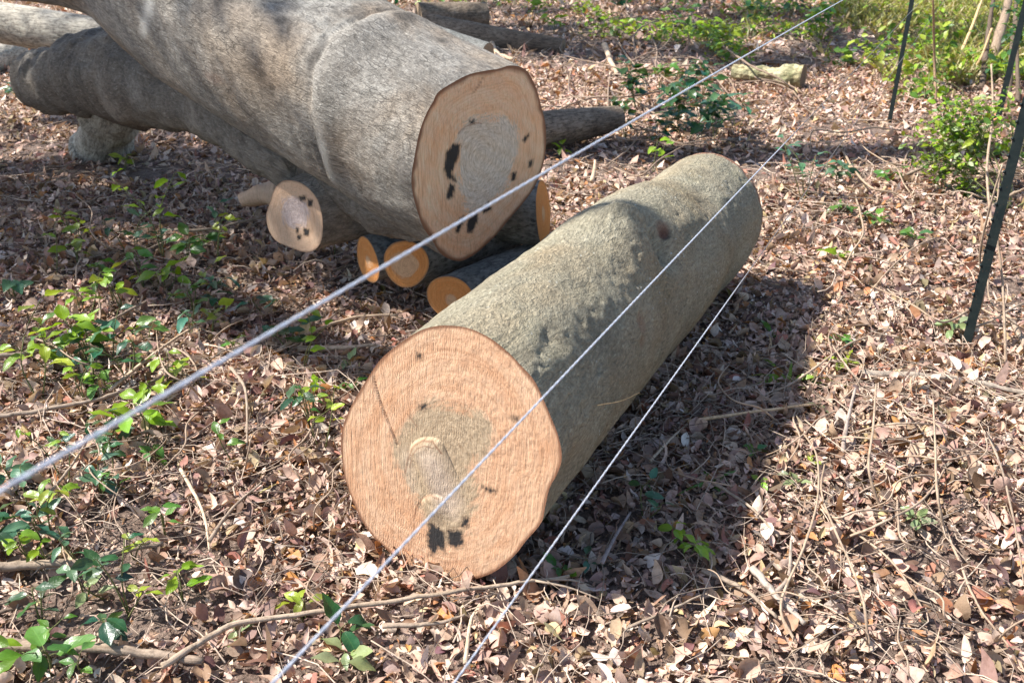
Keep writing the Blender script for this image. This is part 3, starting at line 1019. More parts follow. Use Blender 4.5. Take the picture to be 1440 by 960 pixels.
A0 = at_y(np.array([571.]), np.array([371.]), 3.52)[0]
A1 = at_y(np.array([700.]), np.array([328.]), 3.95)[0]
small_log(A0, A1, 0.102, 0.125, 'small log under the fallen trunk whose pale-centred orange end faces the left', 3, 1.05, cut=unit(A1 - A0 + np.array([-0.18, 0.30, 0])))
B0 = at_y(np.array([517.]), np.array([366.]), 3.66)[0]
small_log(B0, B0 + np.array([0.62, 0.55, 0.02]), 0.092, 0.09, 'farthest left small log, half hidden under the trunk, split orange end beside the branch stub', 5, 1.1, heart_r=0.35)
C0 = at_y(np.array([635.]), np.array([421.]), 3.42)[0]
small_log(C0, C0 + np.array([0.62, 0.62, 0.03]), 0.108, 0.11, 'lowest small log with dull orange end peeping out behind the front log', 7, 1.0, heart_r=0.15, cut=(0.35, 0.93, 0))

D1 = at_y(np.array([764.]), np.array([300.]), 3.80)[0]
small_log(D1 + np.array([-0.45, 0.16, 0.0]), D1, 0.135, 0.135, 'small log right under the sawn trunk end, its lit orange cut turned to the right', 23, 1.05, cut=(0.955, -0.25, 0.1), heart_r=0.2, rimw=0.006)

# flake of orange wood beside the stub
w0, w1 = at_y(np.array([338., 392.]), np.array([281., 272.]), 4.62)
mbw = MB()
mbw.tube(resample([w0, (w0 + w1) / 2 + [0, 0, 0.01], w1], 14), np.linspace(0.03, 0.075, 14), 10, 0.25, 3, (0, 0, 0))
fl = mbw.build('wood_wedge', M_WOOD_STUB)
tag(fl, 'short wedge of orange split wood behind the pale branch stub', 'wood chunk')

# ---- logs behind
E0 = at_y(np.array([735.]), np.array([190.]), 6.35)[0]
E1 = at_y(np.array([868.]), np.array([166.]), 6.75)[0]
small_log(E0, E1, 0.175, 0.10, 'brown log lying behind the sawn face of the big trunk, tapering to the right', 9, 0.95, M_BARK_BROWN, M_WOOD_GREY, 'brown_log', 0.3, None, None)
F0 = gz(604, 62)[0:3] + np.array([0, 0, 0.15])
F1 = gz(792, 74)[0:3] + np.array([0, 0, 0.06])
small_log(F0, F1, 0.20, 0.09, 'long brown log across the top of the clearing behind the big trunk', 11, 1.0, M_BARK_BROWN, M_WOOD_GREY, 'brown_log', 0.3)
G0 = gz(590, 48) + np.array([0, 0, 0.22])
G1 = gz(684, 44) + np.array([0, 0, 0.22])
small_log(G0, G1, 0.2, 0.17, 'shorter dark log lying behind the long brown log', 13, 1.0, M_BARK_BROWN, M_WOOD_GREY, 'brown_log', 0.3)
H0 = gz(600, 85) + np.array([0, 0, 0.18])
H1 = gz(686, 92) + np.array([0, 0, 0.10])
small_log(H0, H1, 0.24, 0.15, 'smooth dark grey log just behind the upper edge of the big trunk', 15, 1.0, M_BARK_SMALL, M_WOOD_GREY, 'grey_log', 0.3)
R0 = gz(1030, 112) + np.array([0, 0, 0.08])
R1 = gz(1128, 122) + np.array([0, 0, 0.09])
rot = small_log(R0, R1, 0.075, 0.115, 'bare yellowish rotten log with a dark mossy end on the far right slope', 17, 0.9, M_BARK_ROT, M_WOOD_GREY, 'rotten_log', 0.9, rough=0.018)
I0 = at_y(np.array([-60.]), np.array([22.]), 7.6)[0]
I1 = at_y(np.array([165.]), np.array([58.]), 7.1)[0]
small_log(I0, I1, 0.16, 0.15, 'pale sunlit log behind the fork at the left edge', 19, 1.0, M_BARK_PALE, M_WOOD_GREY, 'pale_log', 0.3)
J0 = gz(-40, 112) + np.array([0, 0, 0.10])
J1 = gz(26, 88) + np.array([0, 0, 0.12])
small_log(J0, J1, 0.17, 0.14, 'grey log butt at the left edge beside the rounded fork end', 21, 1.0, M_BARK_PALE, M_WOOD_GREY, 'grey_log', 0.3)


# ------------------------------------------------------------------ sticks that stand out
def stick(L, r_px, label, seed=0, lift=0.02, col=(1, 1, 1), name='stick', cat='stick', forks=(), k=8, group=None, taper=0.6):
    """L: ground pixels, optional third value = height above ground"""
    pts = []
    for q in L:
        g = gz(q[0], q[1], q[2] if len(q) > 2 else 0.0)
        if len(q) < 3:
            g[2] = terrain(g[0], g[1]) + lift + 0.022
        pts.append(g)
    pts = np.array(pts)
    dep = pts[:, 1] * math.cos(P) - (pts[:, 2] - H) * math.sin(P)
    r = r_px * dep.mean() / F
    n = max(12, 6 * len(L))
    path = resample(pts, n)
    path[:, 2] += 0.4 * r * np.array([vnoise(np.array([i * 0.7, seed * 1.7, 0.0])) for i in range(n)])
    m = MB()
    m.tube(path, np.linspace(1.1, taper, n) * r, k, 0.18, seed, col)
    for (i0, fx, fy, fz) in forks:
        a = path[int(i0 * (n - 1))]
        g = gz(fx, fy, fz)
        m.tube(resample([a, (a + g) / 2 + [0, 0, 0.01], g], 8), np.linspace(0.6, 0.25, 8) * r, 6, 0.15, seed + 1, col)
    o = m.build(name, M_STICK)
    return tag(o, label, cat, group)


B = (1.0, 0.95, 0.88)
PL = (1.7, 1.6, 1.4)
GR = (1.15, 1.2, 1.2)
DK = (0.55, 0.5, 0.46)
stick([(-30, 822), (60, 818), (114, 815), (165, 803), (235, 787)], 6.5, 'curved brown stick at the lower left ending in a torn tip', 1, 0.03, B)
stick([(-30, 924), (60, 932), (150, 940), (210, 943), (290, 952)], 9, 'thickest brown stick across the lower left corner', 2, 0.025, B)
stick([(235, 965), (290, 928), (340, 903), (420, 889), (540, 873), (640, 858), (720, 846), (800, 834)], 4.2, 'long thin curved stick lying before the cut end of the front log', 3, 0.035, (1.2, 1.15, 1.05), forks=((0.93, 850, 845, 0.02), (0.96, 838, 826, 0.02)))
stick([(913, 664), (938, 636), (965, 612)], 2.2, 'short dry stalk in the shadow right of the front log', 4, 0.03, PL)
stick([(965, 612), (1050, 604), (1140, 595)], 2.6, 'straight straw coloured stalk running from shadow into sun', 5, 0.04, (2.0, 1.75, 1.3))
stick([(1205, 544), (1280, 546), (1360, 553), (1450, 572)], 5.5, 'pale greenish stick lying flat below the nearest post', 6, 0.02, GR, forks=((0.35, 1262, 575, 0.0),))
stick([(1182, 655, 0.03), (1190, 600, 0.10), (1203, 545, 0.16)], 3.2, 'upright grey twig beside the flat pale stick', 7, 0.02, (1.1, 1.1, 1.15))
stick([(1055, 818), (1090, 858), (1128, 893)], 5.5, 'short grey stick slanting down at the lower right', 8, 0.03, (1.2, 1.25, 1.3))
stick([(1085, 855), (1105, 830), (1108, 785)], 3.2, 'crooked grey twig above the short slanting grey stick', 9, 0.03, (1.1, 1.1, 1.1))
stick([(-10, 610), (60, 602), (140, 588), (190, 572), (245, 548)], 3.4, 'thin brown stick crossing below the nearest wire at the left', 10, 0.04, B)
stick([(-10, 530), (50, 522), (110, 500), (150, 478), (210, 445)], 3.4, 'bent brown twig among the seedlings at mid left', 11, 0.05, B)
stick([(160, 575), (240, 500), (300, 465)], 2.4, 'thin pale twig left of the nearest wire', 12, 0.04, PL)
stick([(330, 545), (350, 580), (352, 660)], 2.4, 'thin upright twig midway between wire and front log', 13, 0.05, B)
stick([(395, 510), (440, 480), (500, 455), (560, 452)], 2.8, 'weathered pale stick below the small logs', 14, 0.03, PL)
stick([(420, 505), (480, 503), (530, 500)], 4.0, 'short pale broken stick left of the front log top', 15, 0.03, PL)
stick([(250, 350), (300, 345), (370, 330), (450, 312)], 2.2, 'thin twig lying against the pale branch stub', 16, 0.06, B)
stick([(540, 905), (610, 903), (655, 890)], 3.5, 'short brown stick below the long curved stick', 17, 0.03, B)
stick([(655, 962), (662, 905), (668, 890)], 3.0, 'short upright pale twig beside the lowest wire', 18, 0.04, PL)
stick([(845, 815), (862, 780), (885, 742)], 3.0, 'grey twig leaning in the shadow of the front log', 19, 0.04, (1.0, 1.0, 1.15))
stick([(985, 820), (1040, 845), (1090, 885)], 4.0, 'brown stick at the shadow edge below the shaded seedling', 20, 0.025, B)
stick([(1000, 700), (1050, 735), (1090, 780)], 2.4, 'thin brown twig in the sunny leaves right of the seedling', 21, 0.03, B)
stick([(880, 905), (940, 880), (985, 858)], 2.2, 'thin brown twig at the bottom centre right', 22, 0.03, B)
stick([(850, 62, 0.1), (858, 85, 0.08), (868, 110)], 4.0, 'pale crooked stick standing in the far leaves right of the trunk', 23, 0.02, PL)
stick([(820, 10), (860, 45), (905, 70)], 4.0, 'dark far stick at the top centre', 24, 0.03, DK)
stick([(690, 65), (700, 85), (722, 92)], 4.0, 'short pale stick poking out behind the top of the sawn end', 25, 0.05, PL)
stick([(832, 255, 0.10), (836, 238, 0.14), (837, 225, 0.18)], 3.0, 'small pale upright twig between the trunk and the front log', 26, 0.02, PL)
stick([(1300, 275, 0.02), (1350, 262, 0.05), (1430, 235, 0.25)], 3.0, 'thin stick slanting up to the post below the leafy shrub', 27, 0.02, B)
stick([(1240, 262, 0.0), (1320, 225, 0.15), (1440, 165, 0.4)], 2.6, 'long thin brown stem slanting through the leafy shrub', 28, 0.02, B)
stick([(1360, 310, 0), (1420, 275, 0.1), (1450, 262, 0.2)], 2.6, 'thin stem slanting behind the nearest post', 29, 0.02, B)
stick([(-10, 885), (40, 872), (95, 880)], 3.0, 'short dark stick between the two lower left sticks', 30, 0.02, DK)
stick([(1380, 640), (1400, 700), (1420, 790), (1430, 850)], 1.8, 'thin reddish stem at the lower right edge', 31, 0.05, B)
stick([(1420, 470), (1440, 520), (1446, 570)], 4.0, 'brown curved stick at the right edge beside the nearest post', 32, 0.04, B)
stick([(70, 740), (110, 690), (135, 640)], 2.0, 'thin twig among the glossy leaves at lower left', 33, 0.05, B)
stick([(260, 690), (290, 745), (300, 800)], 2.6, 'thin pale twig left of the front log base', 34, 0.04, PL)
stick([(300, 790), (330, 745), (372, 705)], 2.6, 'slanting twig crossing the thin pale twig', 35, 0.05, B)

# vines: thin bare stems at the right
vine_specs = [
    ([(1120, 905, 0.02), (1098, 850, 0.06), (1130, 770, 0.10), (1150, 700, 0.16), (1148, 640, 0.22), (1130, 610, 0.2)], 'bare tangled vine stem looping beside the sunny leaves'),
    ([(1220, 905, 0.02), (1215, 850, 0.10), (1195, 790, 0.12), (1172, 740, 0.16), (1155, 690, 0.12), (1160, 650, 0.06)], 'bare vine stem bowing left in the lower right tangle'),
    ([(1240, 720, 0.02), (1222, 660, 0.14), (1228, 600, 0.22), (1232, 540, 0.26)], 'bare vine stem rising straight in the lower right'),
    ([(1130, 700, 0.02), (1190, 740, 0.06), (1255, 790, 0.06), (1300, 860, 0.02)], 'bare vine stem trailing down to the right corner'),
    ([(1180, 760, 0.02), (1240, 735, 0.12), (1300, 700, 0.10), (1340, 640, 0.03)], 'bare vine stem arching over the brightest leaves'),
    ([(1330, 760, 0.02), (1318, 690, 0.16), (1315, 620, 0.22), (1312, 560, 0.22)], 'bare upright vine stem right of the brightest leaves'),
    ([(1320, 720, 0.03), (1345, 780, 0.05), (1375, 850, 0.04), (1420, 910, 0.02)], 'bare vine stem running to the lower right corner'),
    ([(1360, 470, 0.02), (1382, 420, 0.22), (1378, 360, 0.40), (1390, 300, 0.6), (1410, 230, 0.8)], 'pale vine climbing the nearest green post'),
    ([(1415, 520, 0.02), (1410, 400, 0.3), (1402, 320, 0.5), (1406, 240, 0.7)], 'thin pale vine hanging right of the nearest green post'),
    ([(1335, 470, 0.02), (1385, 455, 0.12), (1430, 430, 0.14), (1450, 425, 0.1)], 'bare vine stem arching behind the foot of the nearest post'),
    ([(1060, 560, 0.02), (1120, 535, 0.06), (1200, 480, 0.08), (1260, 470, 0.03)], 'thin brown vine lying across the mid right leaves'),
    ([(1395, 320, 0.0), (1388, 240, 0.25), (1396, 160, 0.5), (1394, 90, 0.75)], 'thin upright brown stem in front of the leafy shrub'),
]
for i, (L, lab) in enumerate(vine_specs):
    stick(L, 1.9, lab, 50 + i, 0.02, (1.25, 1.15, 1.02), 'vine', 'vine', k=6, taper=0.7)


# ------------------------------------------------------------------ plants
COLS = {
    'bright': (0.20, 0.33, 0.022),
    'yellow': (0.27, 0.34, 0.035),
    'mid': (0.095, 0.20, 0.032),
    'dark': (0.035, 0.095, 0.035),
    'blue': (0.075, 0.17, 0.095),
    'pale': (0.260, 0.330, 0.150),
}


def plant(px, py, kind, n, L, h, label, seed, lean=(0, 0), name='seedling', cat='seedling', wid=0.5, group=None):
    r_ = np.random.default_rng(seed + 100)
    L *= 1.2 if py < 640 else 0.8
    h *= 1.2
    n = int(n * 1.5)
    base = gz(px, py)
    base[2] = terrain(base[0], base[1])
    o = thing(name, base, label, cat, group)
    st = MB()
    tops = []
    nst = 1 if n < 6 else 2 + (n > 12)
    lp, yaw, pit, rol, LL = [], [], [], [], []
    for s in range(nst):
        tip = base + np.array([lean[0] + r_.normal(0, 0.25) * h, lean[1] + r_.normal(0, 0.25) * h, h * r_.uniform(0.8, 1.0)])
        midp = (base + tip) / 2 + np.array([r_.normal(0, 0.08) * h, r_.normal(0, 0.08) * h, 0.08 * h])
        path = resample([base - [0, 0, 0.01], midp, tip], 10)
        st.tube(path, np.linspace(0.0024, 0.0011, 10) * (0.7 + L * 8), 5)
        m = n // nst + (1 if s < n % nst else 0)
        for k in range(m):
            f = 0.35 + 0.65 * (k + 1) / m
            p = path[min(9, int(f * 9.0))]
            a = 2.4 * k + r_.uniform(-0.6, 0.6) + s * 1.3
            l = L * r_.uniform(0.7, 1.2)
            pet = p + np.array([math.cos(a), math.sin(a), 0.35]) * l * 0.22
            st.tube(np.array([p, (p + pet) / 2 + [0, 0, 0.002], pet]), np.full(3, 0.0009 * (0.7 + L * 6)), 4)
            lp.append(pet); yaw.append(a); pit.append(r_.uniform(-0.35, 0.55)); rol.append(r_.normal(0, 0.35)); LL.append(l)
    c = np.array(COLS[kind])
    cc = np.clip(c[None] * r_.uniform(0.75, 1.3, (len(lp), 1)) + r_.normal(0, 0.012, (len(lp), 3)), 0.01, 0.6)
    LL = np.array(LL)
    st.build('stem', M_STEM, o)
    leaf_batch('foliage', lp, yaw, pit, rol, LL, LL * r_.uniform(wid * 0.85, wid * 1.15, len(LL)), 0.28, r_.normal(-0.18, 0.15, len(LL)), cc, M_GREEN, 4, 6, o, shape=0.8)
    return o


PLANTS = [
    (130, 520, 'bright', 12, 0.075, 0.20, 'bright green seedling cluster with many leaves left of the nearest wire', (0, 0)),
    (75, 530, 'bright', 6, 0.07, 0.14, 'bright seedling with drooping leaves at the far left', (-.03, 0)),
    (232, 372, 'bright', 8, 0.075, 0.34, 'tall thin sapling shoot with long leaves below the big trunk', (-.02, 0)),
    (306, 375, 'yellow', 6, 0.05, 0.30, 'yellowish sprout standing left of the pale branch stub', (.05, 0)),
    (190, 358, 'blue', 4, 0.075, 0.10, 'glossy seedling with whitish shining leaf in dappled shade', (0, 0)),
    (265, 375, 'mid', 6, 0.07, 0.13, 'green seedling just right of the tall thin sapling shoot', (0, 0)),
    (235, 410, 'bright', 5, 0.075, 0.12, 'bright seedling in the middle of the left leaf bed', (0, 0)),
    (270, 440, 'mid', 5, 0.085, 0.12, 'seedling with broad half shiny leaves at mid left', (0, 0)),
    (372, 440, 'blue', 4, 0.06, 0.08, 'bluish seedling in front of the pale branch stub', (0, 0)),
    (412, 492, 'dark', 3, 0.085, 0.08, 'dark green single sprig just below the nearest wire', (0, 0)),
    (25, 428, 'blue', 4, 0.085, 0.09, 'glossy bluish leaves at the left edge above the wire', (0, 0)),
    (150, 400, 'mid', 5, 0.065, 0.10, 'green seedling in the upper left leaf bed', (0, 0)),
    (95, 325, 'yellow', 4, 0.06, 0.10, 'small yellow green seedling in the upper left shade', (0, 0)),
    (300, 478, 'yellow', 5, 0.06, 0.12, 'olive seedling on the upper side of the wire', (0, 0)),
    (335, 510, 'mid', 4, 0.05, 0.08, 'little seedling under the middle of the nearest wire', (0, 0)),
    (487, 520, 'pale', 3, 0.055, 0.05, 'pale two leaved seedling left of the front log top', (0, 0)),
    (495, 556, 'mid', 4, 0.04, 0.05, 'tiny dark seedling against the left side of the front log', (0, 0)),
    (208, 630, 'bright', 7, 0.07, 0.13, 'bright seedling with upright leaves under the wire at lower left', (0, 0)),
    (165, 650, 'blue', 6, 0.065, 0.09, 'bluish seedling left of the bright upright one under the wire', (0, 0)),
    (150, 712, 'blue', 5, 0.085, 0.09, 'broad glossy seedling in the lower left bed', (0, 0)),
    (85, 725, 'bright', 4, 0.06, 0.09, 'bright yellow green seedling in the lower left bed', (0, 0)),
    (28, 705, 'blue', 6, 0.09, 0.10, 'shiny broad leaves just under the wire at the left edge', (0, 0)),
    (70, 775, 'blue', 8, 0.08, 0.12, 'leafy bluish seedling above the curved brown stick', (0, 0)),
    (12, 790, 'dark', 8, 0.08, 0.13, 'dark leafy seedling at the left edge above the curved brown stick', (0, 0)),
    (80, 812, 'bright', 3, 0.055, 0.10, 'bright upright pair of leaves on the curved brown stick', (0, 0)),
    (195, 700, 'mid', 3, 0.05, 0.10, 'little upright green sprig at the middle of the lower left bed', (0, 0)),
    (258, 848, 'bright', 5, 0.07, 0.08, 'bright seedling right of the torn stick tip', (0, 0)),
    (150, 845, 'pale', 3, 0.06, 0.06, 'pale shiny seedling between the two lower left sticks', (0, 0)),
    (75, 955, 'mid', 6, 0.11, 0.12, 'large green leaves in the lower left corner', (0, 0)),
    (2, 945, 'bright', 4, 0.08, 0.14, 'bright leaf cluster cut by the lower left corner', (0, 0)),
    (60, 885, 'dark', 5, 0.07, 0.09, 'dark seedling over the thickest brown stick', (0, 0)),
    (430, 878, 'yellow', 4, 0.06, 0.06, 'yellow green seedling behind the long curved stick', (0, 0)),
    (480, 912, 'dark', 3, 0.095, 0.05, 'dark broad leaves at the bottom crossed by the second wire', (0, 0)),
    (500, 945, 'pale', 4, 0.075, 0.05, 'pale yellowish leaves at the bottom below the broad dark ones', (0, 0)),
    (330, 905, 'pale', 2, 0.055, 0.04, 'two pale leaves at the bottom left of the second wire', (0, 0)),
    (905, 728, 'blue', 5, 0.065, 0.11, 'bluish shaded seedling beside the front log', (0, 0)),
    (965, 785, 'bright', 8, 0.062, 0.10, 'bright seedling at the edge of the front log shadow', (0, 0)),
    (790, 812, 'mid', 4, 0.055, 0.05, 'small shaded seedling just right of the log face bottom', (0, 0)),
    (835, 800, 'blue', 3, 0.05, 0.05, 'dim shaded seedling below the bluish one', (0, 0)),
    (1150, 585, 'pale', 2, 0.06, 0.04, 'single pale leaf seedling right of the log shadow', (0, 0)),
    (1060, 652, 'mid', 4, 0.045, 0.05, 'tiny green seedling at the sunny edge of the shadow', (0, 0)),
    (1118, 692, 'pale', 4, 0.045, 0.05, 'small pale green seedling in the sunny leaves', (0, 0)),
    (1065, 690, 'bright', 3, 0.04, 0.04, 'tiny bright sprig in the sunny leaves near the shadow', (0, 0)),
    (1145, 670, 'yellow', 3, 0.04, 0.04, 'tiny yellowish sprig below the grey upright twig', (0, 0)),
    (1285, 745, 'pale', 6, 0.05, 0.05, 'pale spreading seedling under the upright vine at the lower right', (0, 0)),
    (1185, 525, 'yellow', 4, 0.05, 0.05, 'yellow green sprig in the mid right leaves', (0, 0)),
    (1185, 498, 'mid', 4, 0.045, 0.04, 'small green sprig above the yellow green one', (0, 0)),
    (1130, 285, 'blue', 12, 0.075, 0.30, 'bluish upright seedling behind the far end of the front log', (0, 0)),
    (1175, 262, 'blue', 10, 0.07, 0.14, 'bluish bushy seedling right of the upright one', (0, 0)),
    (1178, 306, 'mid', 6, 0.06, 0.08, 'low green seedling right of the far log end', (0, 0)),
    (1230, 322, 'mid', 7, 0.065, 0.08, 'low spreading seedling in the mid right leaves', (0, 0)),
    (1285, 345, 'mid', 6, 0.06, 0.07, 'low green seedling left of the nearest post', (0, 0)),
    (1175, 372, 'bright', 5, 0.06, 0.07, 'bright low seedling beside orange leaves', (0, 0)),
    (1330, 478, 'pale', 7, 0.06, 0.07, 'pale seedling at the foot of the nearest post', (0, 0)),
    (1325, 280, 'yellow', 9, 0.06, 0.35, 'yellow green seedling standing under the leafy shrub', (0, 0)),
    (1240, 262, 'mid', 5, 0.08, 0.08, 'low green seedling beyond the shaded strip', (0, 0)),
    (895, 160, 'dark', 24, 0.10, 0.34, 'dark green sapling right of the brown log', (0, 0)),
    (935, 185, 'dark', 24, 0.095, 0.30, 'dark leafy sapling in the middle of the back group', (0, 0)),
    (965, 208, 'dark', 24, 0.095, 0.32, 'dark leafy sapling nearest the front log far end', (0, 0)),
    (1005, 200, 'blue', 24, 0.10, 0.32, 'bluish leafy sapling at the right of the back group', (0, 0)),
    (880, 195, 'dark', 16, 0.09, 0.26, 'dark sapling at the left end of the back group', (0, 0)),
    (918, 210, 'dark', 14, 0.08, 0.22, 'low dark sapling in front of the back group', (0, 0)),
    (985, 172, 'dark', 18, 0.10, 0.30, 'dark sapling behind the bluish leafy one', (0, 0)),
    (1035, 190, 'blue', 12, 0.085, 0.24, 'bluish sapling at the right end of the back group', (0, 0)),
    (950, 150, 'dark', 18, 0.10, 0.30, 'dark sapling at the rear of the back group', (0, 0)),
    (925, 130, 'mid', 10, 0.10, 0.22, 'green sapling under the upper part of the nearest wire', (0, 0)),
    (990, 118, 'dark', 9, 0.10, 0.2, 'dark sapling left of the rotten log', (0, 0)),
    (918, 240, 'bright', 5, 0.075, 0.18, 'bright sprig rising behind the swollen part of the front log', (0, 0)),
    (792, 226, 'bright', 3, 0.07, 0.07, 'bright sprig beside the sawn end of the big trunk', (0, 0)),
    (745, 40, 'bright', 16, 0.13, 0.45, 'bright green bush at the top centre', (0, 0)),
    (778, 52, 'bright', 10, 0.12, 0.2, 'small bright bush right of the top centre one', (0, 0)),
    (592, 60, 'bright', 6, 0.10, 0.15, 'bright sprig behind the upper edge of the big trunk', (0, 0)),
    (540, 45, 'dark', 20, 0.13, 0.5, 'dark green bush peeping over the big trunk', (0, 0)),
    (955, 50, 'mid', 14, 0.13, 0.4, 'green bush at the top right of centre', (0, 0)),
    (995, 62, 'bright', 12, 0.12, 0.25, 'low bright bush left of the nearest wire at the top', (0, 0)),
    (1020, 72, 'yellow', 12, 0.12, 0.25, 'yellow green bush at the top under the wire', (0, 0)),
    (1110, 30, 'blue', 18, 0.15, 0.45, 'bluish dark bush at the top where the wire leaves the frame', (0, 0)),
    (868, 28, 'dark', 24, 0.13, 0.45, 'dark shaded bush at the top, nearest the brush right of the trunk', (0, 0)),
    (915, 18, 'dark', 24, 0.14, 0.5, 'dark shaded bush at the top between two others', (0, 0)),
    (1000, 22, 'dark', 24, 0.14, 0.5, 'dark shaded bush at the top beyond the low bright bush', (0, 0)),
    (1062, 48, 'dark', 22, 0.13, 0.42, 'dark shaded bush right under the nearest wire at the top', (0, 0)),
    (1150, 60, 'mid', 22, 0.13, 0.4, 'green bush right of the nearest wire at the top', (0, 0)),
    (25, 142, 'dark', 10, 0.09, 0.14, 'dark green sprig left of the rounded fork end', (0, 0)),
    (30, 60, 'blue', 10, 0.09, 0.2, 'bluish green sprig in the hollow behind the fork', (0, 0)),
    (160, 208, 'mid', 3, 0.06, 0.06, 'small green sprig in the shade under the fork', (0, 0)),
    (175, 245, 'yellow', 4, 0.07, 0.10, 'yellow green sprig below the fork shadow', (0, 0)),
    (470, 365, 'yellow', 3, 0.05, 0.12, 'small yellow sprig under the branch stub', (0, 0)),
]
for i, (px, py, kind, n, L, h, lab, lean) in enumerate(PLANTS):
    nm = 'sapling' if h >= 0.2 and h < 0.4 else ('bush' if h >= 0.4 else 'seedling')
    plant(px, py, kind, n, L, h, lab, i, lean, nm, nm)


for i in range(60):
    r_ = np.random.default_rng(900 + i)
    px = r_.uniform(0, 460) if i < 46 else r_.uniform(0, 300)
    py = r_.uniform(330, 680) if i < 46 else r_.uniform(660, 950)
    if px > 330 and py < 480:
        px -= 150
    plant(px, py, ['bright', 'mid', 'blue', 'yellow', 'dark'][i % 5], int(r_.integers(3, 6)), r_.uniform(0.045, 0.075), r_.uniform(0.06, 0.22),
          'small green seedling scattered through the left leaf bed', 300 + i, (0, 0), 'seedling', 'seedling', 0.5, 'small seedlings in the left leaf bed')


# thin stems woven through the two tangles
def thin_stem(x0, x1, y0, y1, label, group, seed, col):
    r_ = np.random.default_rng(seed)
    px, py = r_.uniform(x0, x1), r_.uniform(y0, y1)
    a = r_.uniform(0, 6.28)
    L = [(px, py, 0.015)]
    hh = r_.uniform(0.04, 0.2)
    for k in range(1, 5):
        a += r_.normal(0, 0.5)
        px += 42 * math.cos(a)
        py += 30 * math.sin(a)
        L.append((px, py, 0.015 + hh * math.sin(k / 4 * math.pi) ** 0.8))
    stick(L, r_.uniform(0.9, 1.7), label, seed, 0.02, col, 'bare_twig', 'twig', k=5, group=group, taper=0.6)


for i in range(26):
    thin_stem(1050, 1430, 520, 920, 'hair thin bare stem woven through the lower right tangle', 'bare stems in the lower right tangle', 700 + i, (1.3, 1.2, 1.08))
for i in range(24):
    thin_stem(10, 470, 360, 900, 'hair thin brown stem woven among the left seedlings', 'brown stems among the left seedlings', 760 + i, (1.1, 1.0, 0.9))
for i in range(12):
    thin_stem(1180, 1440, 180, 480, 'hair thin stem tangled round the nearest post and shrub', 'stems tangled near the nearest post', 800 + i, (1.2, 1.1, 0.95))


for i in range(16):
    thin_stem(790, 900, 20, 235, 'thin dead twig in the brush between the big trunk and the back saplings', 'dead twigs right of the big trunk', 840 + i, (0.9, 0.82, 0.74))
for i in range(14):
    thin_stem(860, 1150, 10, 120, 'thin dead twig in the far undergrowth at the top', 'dead twigs in the far undergrowth', 870 + i, (0.8, 0.72, 0.66))


# strap-leaved plants
def strap_plant(px, py, n, L, label, seed, kind='bright'):
    r_ = np.random.default_rng(seed)
    base = gz(px, py)
    base[2] = terrain(base[0], base[1]) + 0.005
    o = thing('strap_plant', base, label, 'seedling')
    a = r_.uniform(0, 6.28, n)
    ll = L * r_.uniform(0.7, 1.2, n)
    cc = np.array(COLS[kind])[None] * r_.uniform(0.8, 1.3, (n, 1))
    leaf_batch('foliage', np.repeat(base[None], n, 0), a, r_.uniform(0.5, 1.0, n), r_.normal(0, 0.2, n), ll, 0.016, 0.2, -0.75, cc, M_GREEN, 2, 10, o, shape=0.6)
    m = MB()
    m.tube(np.array([base - [0, 0, 0.02], base + [0, 0, 0.01], base + [0, 0, 0.025]]), np.array([0.004, 0.004, 0.002]), 6)
    m.build('stem', M_STEM, o)


strap_plant(1105, 545, 7, 0.19, 'strap leaved green plant at the right edge of the log shadow', 1)
strap_plant(1085, 480, 4, 0.15, 'strap leaved plant inside the shadow behind the front log', 2, 'mid')
strap_plant(1000, 690, 5, 0.12, 'narrow leaved sprig in the shadow above the bright seedling', 3, 'mid')


# leafy shrubs, real stems and many small leaves
def shrub(base_px, centres, n, L, kinds, label, seed, name='shrub', stem_r=0.006):
    r_ = np.random.default_rng(seed)
    base = gz(*base_px)
    base[2] = terrain(base[0], base[1])
    o = thing(name, base, label, 'shrub')
    st = MB()
    lp, cc = [], []
    for (px, py, y, rad, m) in centres:
        c = at_y(np.array([px], float), np.array([py], float), y)[0]
        path = resample([base, (base + c) / 2 + r_.normal(0, 0.06, 3), c], 12)
        st.tube(path, np.linspace(stem_r, stem_r * 0.3, 12), 5)
        for k in range(m // 9):
            tip = c + r_.normal(0, 0.85, 3) * rad
            tw_ = resample([path[r_.integers(6, 11)], (c + tip) / 2 + r_.normal(0, 0.03, 3), tip], 7)
            st.tube(tw_, np.linspace(stem_r * 0.35, stem_r * 0.15, 7), 4)
            for q in range(9):
                lp.append(tw_[r_.integers(2, 7)] + r_.normal(0, 0.025, 3))
                cc.append(np.array(COLS[kinds[r_.integers(len(kinds))]]) * r_.uniform(0.7, 1.35))
    N = len(lp)
    st.build('stem', M_STEM, o)
    ll = L * r_.uniform(0.6, 1.3, N)
    leaf_batch('foliage', lp, r_.uniform(0, 6.28, N), r_.normal(0, 0.5, N), r_.normal(0, 0.5, N), ll, ll * 0.55, 0.25, -0.1, np.array(cc), M_FOL, 2, 3, o)
    return o


